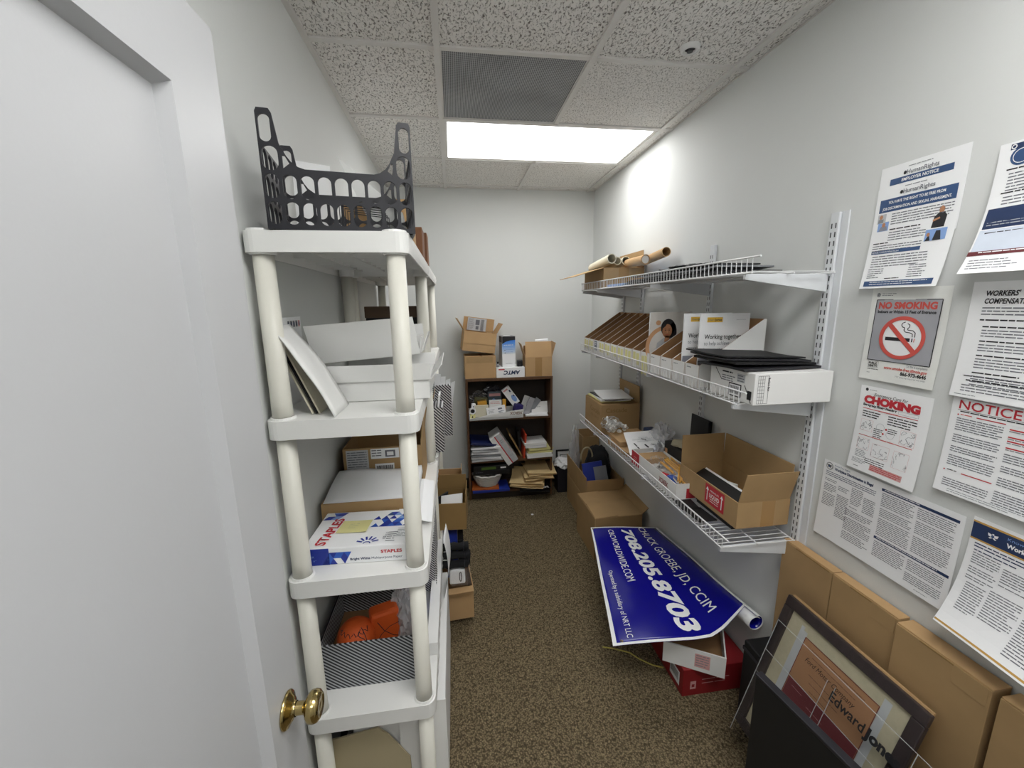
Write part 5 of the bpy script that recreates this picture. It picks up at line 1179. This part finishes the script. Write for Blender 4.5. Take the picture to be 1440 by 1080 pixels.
for u0, u1, v0, v1 in ((0, .47, -.0016, 0), (0, .47, -.115, -.1135), (0, .0018, -.44, 0), (.2, .2015, -.25, -.03), (.225, .2265, -.25, -.03), (.425, .4268, -.2, .0), (.0, .47, -.20, -.199)): plate(ao, u0*1.064, u1*1.064, v0*1.064, v1*1.064, .0031, .0038).build('polished_edge', ACRYE, ag)
pg = Page(ag, lambda u, v, L=0: ao+V(0,-1,0)*u*1.064+dl*v*1.064+nl*(.0034+.0004*L))
pg.text('Edward', .222, -.072, .040, INK, width=.098, bold=.0006, L=1); pg.text('Jones', .322, -.072, .040, INK, width=.088, bold=.002, L=1)
bp_ = thing('foam_display_board', 'tall black board standing on the floor in front of the acrylic holder', 'panel', (.90, -.8195, 0), math.radians(9))
MB().box(0, .022, -.60, 0, 0, .585).build('board', BLACK, bp_, bevel=.003)
MB().box(-.0015, .0235, -.60, .0015, .585, .595).build('top_rim', BLACKP, bp_, bevel=.002)
# ================================================================== POSTERS ON THE RIGHT WALL
def poster(label, y_left, z_top, wd, ht, curl=.02, side=0., lift=.003, m=None, cat='poster', rot=0, name='wall_poster'):
    """page x runs toward the viewer (-Y), page y up; the lower edge curls off the wall"""
    g = thing(name, label, cat, (XR-.0008, y_left, z_top-ht), 0)
    def fn(x, y, L=0):
        f = 1-y/ht; a = x/wd
        d = lift*.3+curl*f**3+side*a*f**2+.0015*math.sin(3*a+2*f)**2
        xr, yr = x*math.cos(rot)-(y-ht)*math.sin(rot), ht+(y-ht)*math.cos(rot)+x*math.sin(rot)
        return V(-(d+.0005*L+.0006), -xr, yr)
    MB().grid(lambda u, v: fn(u*wd, v*ht), 6, 10, .0005).build('sheet', m or WHITE, g)
    return g, Page(g, fn)
def tape_bits(g, pg, w_, h):
    for x in (.005, w_-.02): pg.poly([(x,h-.004),(x+.012,h-.008),(x+.016,h-.001),(x+.004,h-.0005)], LGREY, 1)
# employer notice, two overlapping sheets
g, pg = poster('white employer notice sheet with a blue band, behind the job discrimination sheet', -.640, 2.092, .216, .20, .002, 0, .0)
pg.rect(.03, .147, .185, .164, NAVY2, 1); pg.text('EMPLOYER NOTICE', .062, .1515, .0115, WHITE, width=.09, bold=.0003); pg.text('HumanRights', .073, .168, .016, INKG, width=.078, bold=.0002); pg.disc(.068, .173, .004, .005, INK, 1); pg.para(.075, .189, .145, 1, .006, GREY, .5); pg.done()
g, pg = poster('white notice with blue bands and photos about job discrimination and harassment', -.640, 2.034, .216, .282, .018, .012, .006)
pg.text('HumanRights', .073, .258, .016, INKG, width=.078, bold=.0002); pg.disc(.068, .263, .004, .005, INK, 1); pg.para(.075, .278, .145, 1, .006, GREY, .5)
pg.rect(.012, .215, .204, .251, NAVY2, 1); pg.text('YOU HAVE THE RIGHT TO BE FREE FROM', .036, .237, .0105, WHITE, width=.142, bold=.0002); pg.text('JOB DISCRIMINATION AND SEXUAL HARASSMENT.', .022, .221, .0105, WHITE, width=.172, bold=.0002)
pg.para(.052, .208, .203, 5, .0068, INKG, .5); pg.rect(.012, .185, .036, .211, LGREY, 1); pg.disc(.022, .203, .005, .006, SKIN, 2); pg.rect(.015, .187, .03, .197, GREY, 2)
pg.rect(.016, .163, .047, .188, BLUEL, 1); pg.disc(.033, .18, .005, .006, SKIN, 2); pg.poly([(.02,.164),(.045,.164),(.042,.176),(.026,.176)], TEALG, 2)
pg.para(.052, .166, .15, 1, .0085, INK, .5); pg.para(.052, .157, .15, 4, .0068, INKG, .5); pg.para(.012, .130, .06, 1, .0075, INK, .5); pg.para(.012, .122, .145, 3, .0065, INKG, .5)
pg.disc(.178, .194, .0065, .009, SKIN, 1); pg.poly([(.160,.150),(.190,.150),(.192,.178),(.185,.187),(.172,.187),(.163,.178)], INK, 1); pg.poly([(.162,.166),(.178,.172),(.176,.176),(.161,.171)], SKIN, 2)
pg.rect(.150, .118, .200, .147, BLUEL, 1); pg.poly([(.152,.118),(.165,.118),(.16,.134)], INK, 2); pg.poly([(.170,.118),(.19,.118),(.185,.142),(.175,.142)], INK, 2); pg.disc(.158,.134,.004,.005, SKIN, 3)
pg.rect(.012, .098, .145, .108, NAVY2, 1); pg.text('REPORT DISCRIMINATION', .015, .1005, .0065, WHITE, width=.075)
pg.para(.018, .092, .17, 5, .007, INKG, .5); pg.para(.015, .056, .06, 5, .006, INKG, .5, 1, .5); pg.para(.13, .06, .175, 6, .006, INKG, .5, 1, .4); pg.para(.07, .028, .12, 1, .006, INK, .5); pg.para(.065, .021, .125, 1, .006, INK, .5)
pg.rect(.012, .006, .204, .021 , NAVY2, 2); pg.para(.03, .018, .19, 2, .006, WHITE, .35, 3); pg.done()
# upper right sheet, cut by the frame
g, pg = poster('partly visible sheet with a dark blue block at the upper right edge', -.915, 2.062, .216, .285, .055, .0, .012)
pg.rect(.02, .268, .1, .28, NAVY, 1); pg.ring(.026, .274, .003, .005, WHITE, 2, 14); pg.disc(.042, .252, .02, .02, NAVY2, 1); pg.ring(.042,.252,.014,.0155, WHITE, 2, 20)
pg.para(.02, .228, .2, 1, .008, INK, .5); pg.para(.026, .218, .2, 6, .007, INKG, .5); pg.para(.02, .178, .2, 1, .008, INK, .5); pg.para(.026, .168, .2, 3, .007, INKG, .5)
pg.rect(.006, .10, .21, .145, NAVY, 1); pg.para(.012, .115, .2, 2, .006, LGREY, .4, 2); pg.rect(.004, .045, .21, .098, mat('pale_blue_tint', 'd3dcea', .6), 1); pg.para(.015, .092, .2, 1, .008, INK, .5, 2); pg.para(.015, .082, .2, 5, .0065, GREY, .5, 2)
pg.rect(.0, .040, .21, .05, MAROON, 2); pg.para(.02, .048, .12, 1, .006, WHITE, .5, 3); pg.para(.01, .03, .1, 4, .006, INKG, .4); pg.done()
# no smoking
g, pg = poster('white no smoking sign with red prohibition circle', -.668, 1.752, .206, .272, .004, .003, .004, m=mat('sign_white', 'ecede9', .35), cat='sign', name='no_smoking_sign')
pg.disc(.02, .252, .0055, .006, INKG, 1); pg.ring(.02, .252, .0028, .0036, WHITE, 2, 12); pg.para(.03, .256, .07, 2, .005, INKG, .4)
X0, X1, Y0, Y1 = .018, .188, .060, .238
pg.rect(X0, Y0, X1, Y1, mat('sign_grey_panel', 'a9aab0', .4), 1); pg.line([(X0,Y0),(X1,Y0),(X1,Y1),(X0,Y1),(X0,Y0)], .0022, INK, 2)
pg.text('NO SMOKING', .026, .213, .0255, REDO, width=.152, bold=.0012); pg.text('Indoors or Within 15 Feet of Entrance', .026, .200, .0115, INK, width=.152, bold=.0004)
cx, cy, R = .104, .131, .061
pg.disc(cx, cy, R*.84, R*.84, WHITE, 2, 40)
pg.rect(cx-.044, cy-.0095, cx+.022, cy+.0005, INK, 3); pg.rect(cx+.026, cy-.0095, cx+.029, cy+.0005, INK, 3); pg.rect(cx+.032, cy-.0095, cx+.034, cy+.0005, REDO, 3)
pg.line([(cx+.004,cy+.045),(cx-.003,cy+.042),(cx-.005,cy+.036),(cx-.002,cy+.031),(cx+.004,cy+.029),(cx+.003,cy+.022),(cx+.008,cy+.017),(cx+.018,cy+.016),(cx+.026,cy+.013),(cx+.027,cy+.004)], .0022, INK, 3)
pg.line([(cx+.010,cy+.041),(cx+.016,cy+.038),(cx+.016,cy+.031),(cx+.012,cy+.027),(cx+.013,cy+.023),(cx+.026,cy+.022),(cx+.033,cy+.016),(cx+.033,cy+.004)], .0022, INK, 3)
a = R*.71; pg.line([(cx-a*.92, cy+a*.92), (cx+a*.92, cy-a*.92)], .0125, REDO, 4); pg.ring(cx, cy, R*.83, R, REDO, 5, 48)
pg.text('To file a complaint:', .13, .050, .0095, INKG, width=.055); pg.text('www.smoke-free.illinois.gov', .070, .0385, .0115, REDO, width=.116, bold=.0003); pg.text('866-973-4646', .118, .0255, .014, INK, width=.068, bold=.0005); pg.text('TTY (hearing impaired use only)', .105, .018, .006, GREY, width=.08)
pg.line([(.022,.037),(.052,.037),(.052,.056),(.022,.056),(.022,.037)], .0007, INKG, 1); pg.text('PUBLIC', .0245, .0475, .0085, INK, width=.025, bold=.0003); pg.text('HEALTH', .0245, .0395, .0085, INK, width=.025, bold=.0003); pg.para(.022, .033, .06, 1, .005, INK, .5); pg.para(.022, .022, .032, 1, .004, GREY, .5); pg.done()
# choking
g, pg = poster('white emergency care for choking sheet with red heading and small drawings', -.677, 1.458, .200, .267, .010, .004, .004)
pg.disc(.020, .256, .0045, .005, INK, 1); pg.para(.028, .257, .055, 1, .004, GREY, .5)
pg.text('Emergency Care for', .045, .240, .0135, INK, width=.095, shear=.2); pg.text('CHOKING', .016, .216, .030, RED, width=.158, bold=.0022); pg.text('Emergency Phone Number', .016, .206, .0095, INK, width=.10, bold=.0005)
pg.line([(.12,.203),(.172,.203),(.172,.211),(.12,.211),(.12,.203)], .0006, GREY, 1); pg.rect(.016, .1965, .172, .1985, RED, 1); pg.text('CONSCIOUS VICTIM', .065, .196, .006, REDO, width=.055, L=3)
pg.para(.018, .190, .072, 3, .0075, INK, .55); pg.para(.095, .190, .172, 4, .0075, INK, .55)
def sketch(x0, y0, x1, y1, n=9):
    pg.line([(x0,y0),(x1,y0),(x1,y1),(x0,y1),(x0,y0)], .0005, PINK, 1)
    for q in range(n):
        p = [(random.uniform(x0+.002,x1-.002), random.uniform(y0+.002,y1-.002))]
        for k in range(4): p.append((min(max(p[-1][0]+random.uniform(-.01,.01),x0+.001),x1-.001), min(max(p[-1][1]+random.uniform(-.01,.01),y0+.001),y1-.001)))
        pg.line(p, .0007, INKG, 2)
sketch(.018, .128, .055, .163); sketch(.135, .118, .175, .160); pg.ring(.078, .15, .011, .0116, GREY, 1, 20); pg.ring(.108, .135, .011, .0116, GREY, 1, 20); pg.disc(.095, .148, .003, .003, RED, 1); pg.disc(.088, .133, .003, .003, RED, 1); pg.para(.1, .153, .125, 3, .006, INK, .5); pg.para(.06, .143, .086, 5, .006, INK, .5)
pg.rect(.018, .112, .172, .1138, RED, 1); pg.text('UNCONSCIOUS VICTIM', .06, .1115, .006, REDO, width=.062, L=3)
sketch(.018, .068, .055, .104); sketch(.065, .055, .115, .096); sketch(.128, .045, .170, .095); pg.para(.018, .064, .05, 5, .005, GREY, .5); pg.para(.012, .036, .055, 4, .004, GREY, .5)
pg.para(.05, .045, .11, 3, .0062, INK, .5); pg.rect(.07, .012, .165, .030, PINK, 1); pg.para(.073, .027, .162, 3, .0052, RED, .5, 2); pg.para(.02, .012, .04, 1, .004, INK, .5); pg.done()
# workers' compensation
g, pg = poster("white sheet headed WORKERS' COMPENSATION beside the no smoking sign", -.915, 1.758, .216, .28, .010, .0, .008)
pg.text("WORKERS'", .028, .247, .0165, INK, width=.062, bold=.0005, shear=.15); pg.text('COMPENSATION', .028, .229, .0165, INK, width=.092, bold=.0005, shear=.15)
pg.para(.026, .220, .2, 3, .0075, INKG, .5); pg.para(.026, .192, .2, 1, .009, INK, .5)
y = .176
for n in (3, 3, 4, 4):
    pg.para(.034, y, .12, 1, .0085, INK, .5, 1, .0); pg.para(.034, y-.009, .2, n, .0068, INKG, .5); y -= .012+n*.0075
pg.para(.02, .055, .2, 1, .007, INK, .5); pg.para(.026, .045, .2, 1, .009, INK, .5); pg.para(.02, .032, .2, 3, .0068, INKG, .5); pg.para(.01, .008, .06, 1, .005, GREY, .5); pg.done()
# notice
g, pg = poster('white employment security sheet headed NOTICE in red', -.918, 1.487, .216, .262, .010, .0, .004)
pg.para(.018, .259, .16, 1, .0085, INK, .55); pg.rect(.014, .2475, .21, .2483, INK, 1); pg.text('NOTICE', .016, .222, .031, RED, width=.118, bold=.0003); pg.rect(.014, .218, .21, .2188, INK, 1); pg.para(.02, .216, .2, 1, .007, INK, .5)
pg.rect(.055, .205, .11, .2075, RED, 1); pg.disc(.017, .206, .0018, .0018, RED, 1); pg.para(.022, .208, .05, 1, .006, REDO, .5)
for y, n in ((.198, 6), (.155, 4), (.124, 3), (.100, 5), (.038, 4)): pg.para(.016, y, .108, n, .0058, INKG, .55, 1, .1)
pg.rect(.05, .058, .11, .0605, RED, 1); pg.para(.02, .062, .045, 1, .006, INK, .5); pg.disc(.014, .059, .0018, .0018, RED, 1)
for y in (.198, .180, .170, .154): pg.rect(.118, y-.003, .21, y, RED, 1); pg.para(.118, y-.005, .19, 1, .006, GREY, .5)
for y, n in ((.138, 4), (.108, 3), (.080, 4), (.046, 6)): pg.para(.118, y, .205, n, .0058, INKG, .55, 1, .1)
pg.para(.03, .012, .19, 2, .005, GREY, .4); pg.done()
# seal
def seal(cx, cy, r, ring_m, in_m):
    pg.disc(cx, cy, r, r, ring_m, 1, 28); pg.disc(cx, cy, r*.78, r*.78, in_m, 2, 28); pg.ring(cx, cy, r*.86, r*.92, in_m, 2, 28)
    pg.poly([(cx-r*.12,cy+r*.45),(cx+r*.12,cy+r*.45),(cx+r*.1,cy-r*.1),(cx-r*.1,cy-r*.1)], ring_m, 3)
    for s in (-1, 1): pg.poly([(cx+s*r*.1,cy+r*.25),(cx+s*r*.65,cy+r*.4),(cx+s*r*.55,cy-.05*r),(cx+s*r*.15,cy-r*.15)][::s], ring_m, 3); pg.poly([(cx+s*r*.1,cy-r*.1),(cx+s*r*.5,cy-r*.35),(cx+s*r*.3,cy-r*.45),(cx,cy-r*.25)][::s], ring_m, 3)
    pg.disc(cx, cy+r*.02, r*.2, r*.26, NAVY2, 4, 10)
# workplace discrimination is illegal, wide sheet
g, pg = poster('wide white workplace discrimination sheet with two navy bars', -.588, 1.178, .405, .272, .006, .003, .003)
seal(.022, .254, .013, INK, WHITE); pg.text('Know Your Rights:', .042, .261, .0075, NAVY2, width=.055); pg.text('Workplace Discrimination is Illegal', .042, .247, .0125, NAVY, width=.132, bold=.0005)
pg.para(.012, .236, .185, 3, .0062, NAVY, .45)
for x0, x1, rows in ((.012, .058, ((.21, 2), (.192, 5), (.158, 8))), (.064, .105, ((.20, 3), (.17, 14))), (.110, .148, ((.215, 10), (.15, 1))), (.152, .188, ((.20, 9),)), (.100, .188, ((.138, 4), (.11, 8), (.06, 5)))):
    for y, n in rows: pg.para(x0, y, x1, n, .0058, INKG, .5, 1, .3)
pg.rect(.200, .2475, .395, .2555, NAVY, 1); pg.para(.208, .2535, .33, 1, .006, WHITE, .5, 2); pg.rect(.200, .092, .398, .100, NAVY, 1); pg.para(.208, .098, .38, 1, .006, WHITE, .5, 2)
for x0, x1, rows in ((.203, .292, ((.242, 8), (.192, 5), (.16, 10), (.085, 9))), (.300, .390, ((.242, 6), (.204, 7), (.158, 9), (.085, 6), (.046, 5)))):
    for y, n in rows: pg.para(x0, y, x1, n, .0056, INKG, .5, 1, .15)
pg.para(.33, .012, .37, 1, .005, GREY, .4); pg.done()
# know your rights, right edge, gold lined
g, pg = poster('white sheet with navy header, seal and gold line curling at the lower right', -1.008, 1.190, .216, .285, .060, .03, .006)
pg.rect(.001, .232, .215, .272, NAVY, 1); pg.rect(.001, .272, .215, .2765, GOLD, 1); pg.rect(.001, .228, .215, .232, GOLD, 1); seal(.042, .253, .0155, WHITE, NAVY)
pg.text('Know Your Rights', .068, .259, .010, BLUEL, width=.09); pg.text('Workplace Discrimination', .068, .242, .0145, WHITE, width=.14, bold=.0006)
pg.para(.012, .222, .2, 2, .0075, NAVY, .5); pg.para(.014, .205, .095, 1, .007, NAVY, .5)
for x0, x1, rows in ((.014, .068, ((.197, 5), (.160, 3), (.137, 2))), (.074, .125, ((.19, 4), (.165, 2), (.15, 1))), (.020, .060, ((.12, 12),)), (.066, .125, ((.128, 12),)), (.132, .2, ((.19, 12), (.12, 1), (.105, 9), (.05, 5)))):
    for y, n in rows: pg.para(x0, y, x1, n, .0062, INKG, .5, 1, .3)
pg.rect(.001, .004, .215, .008, GOLD, 1); pg.done()
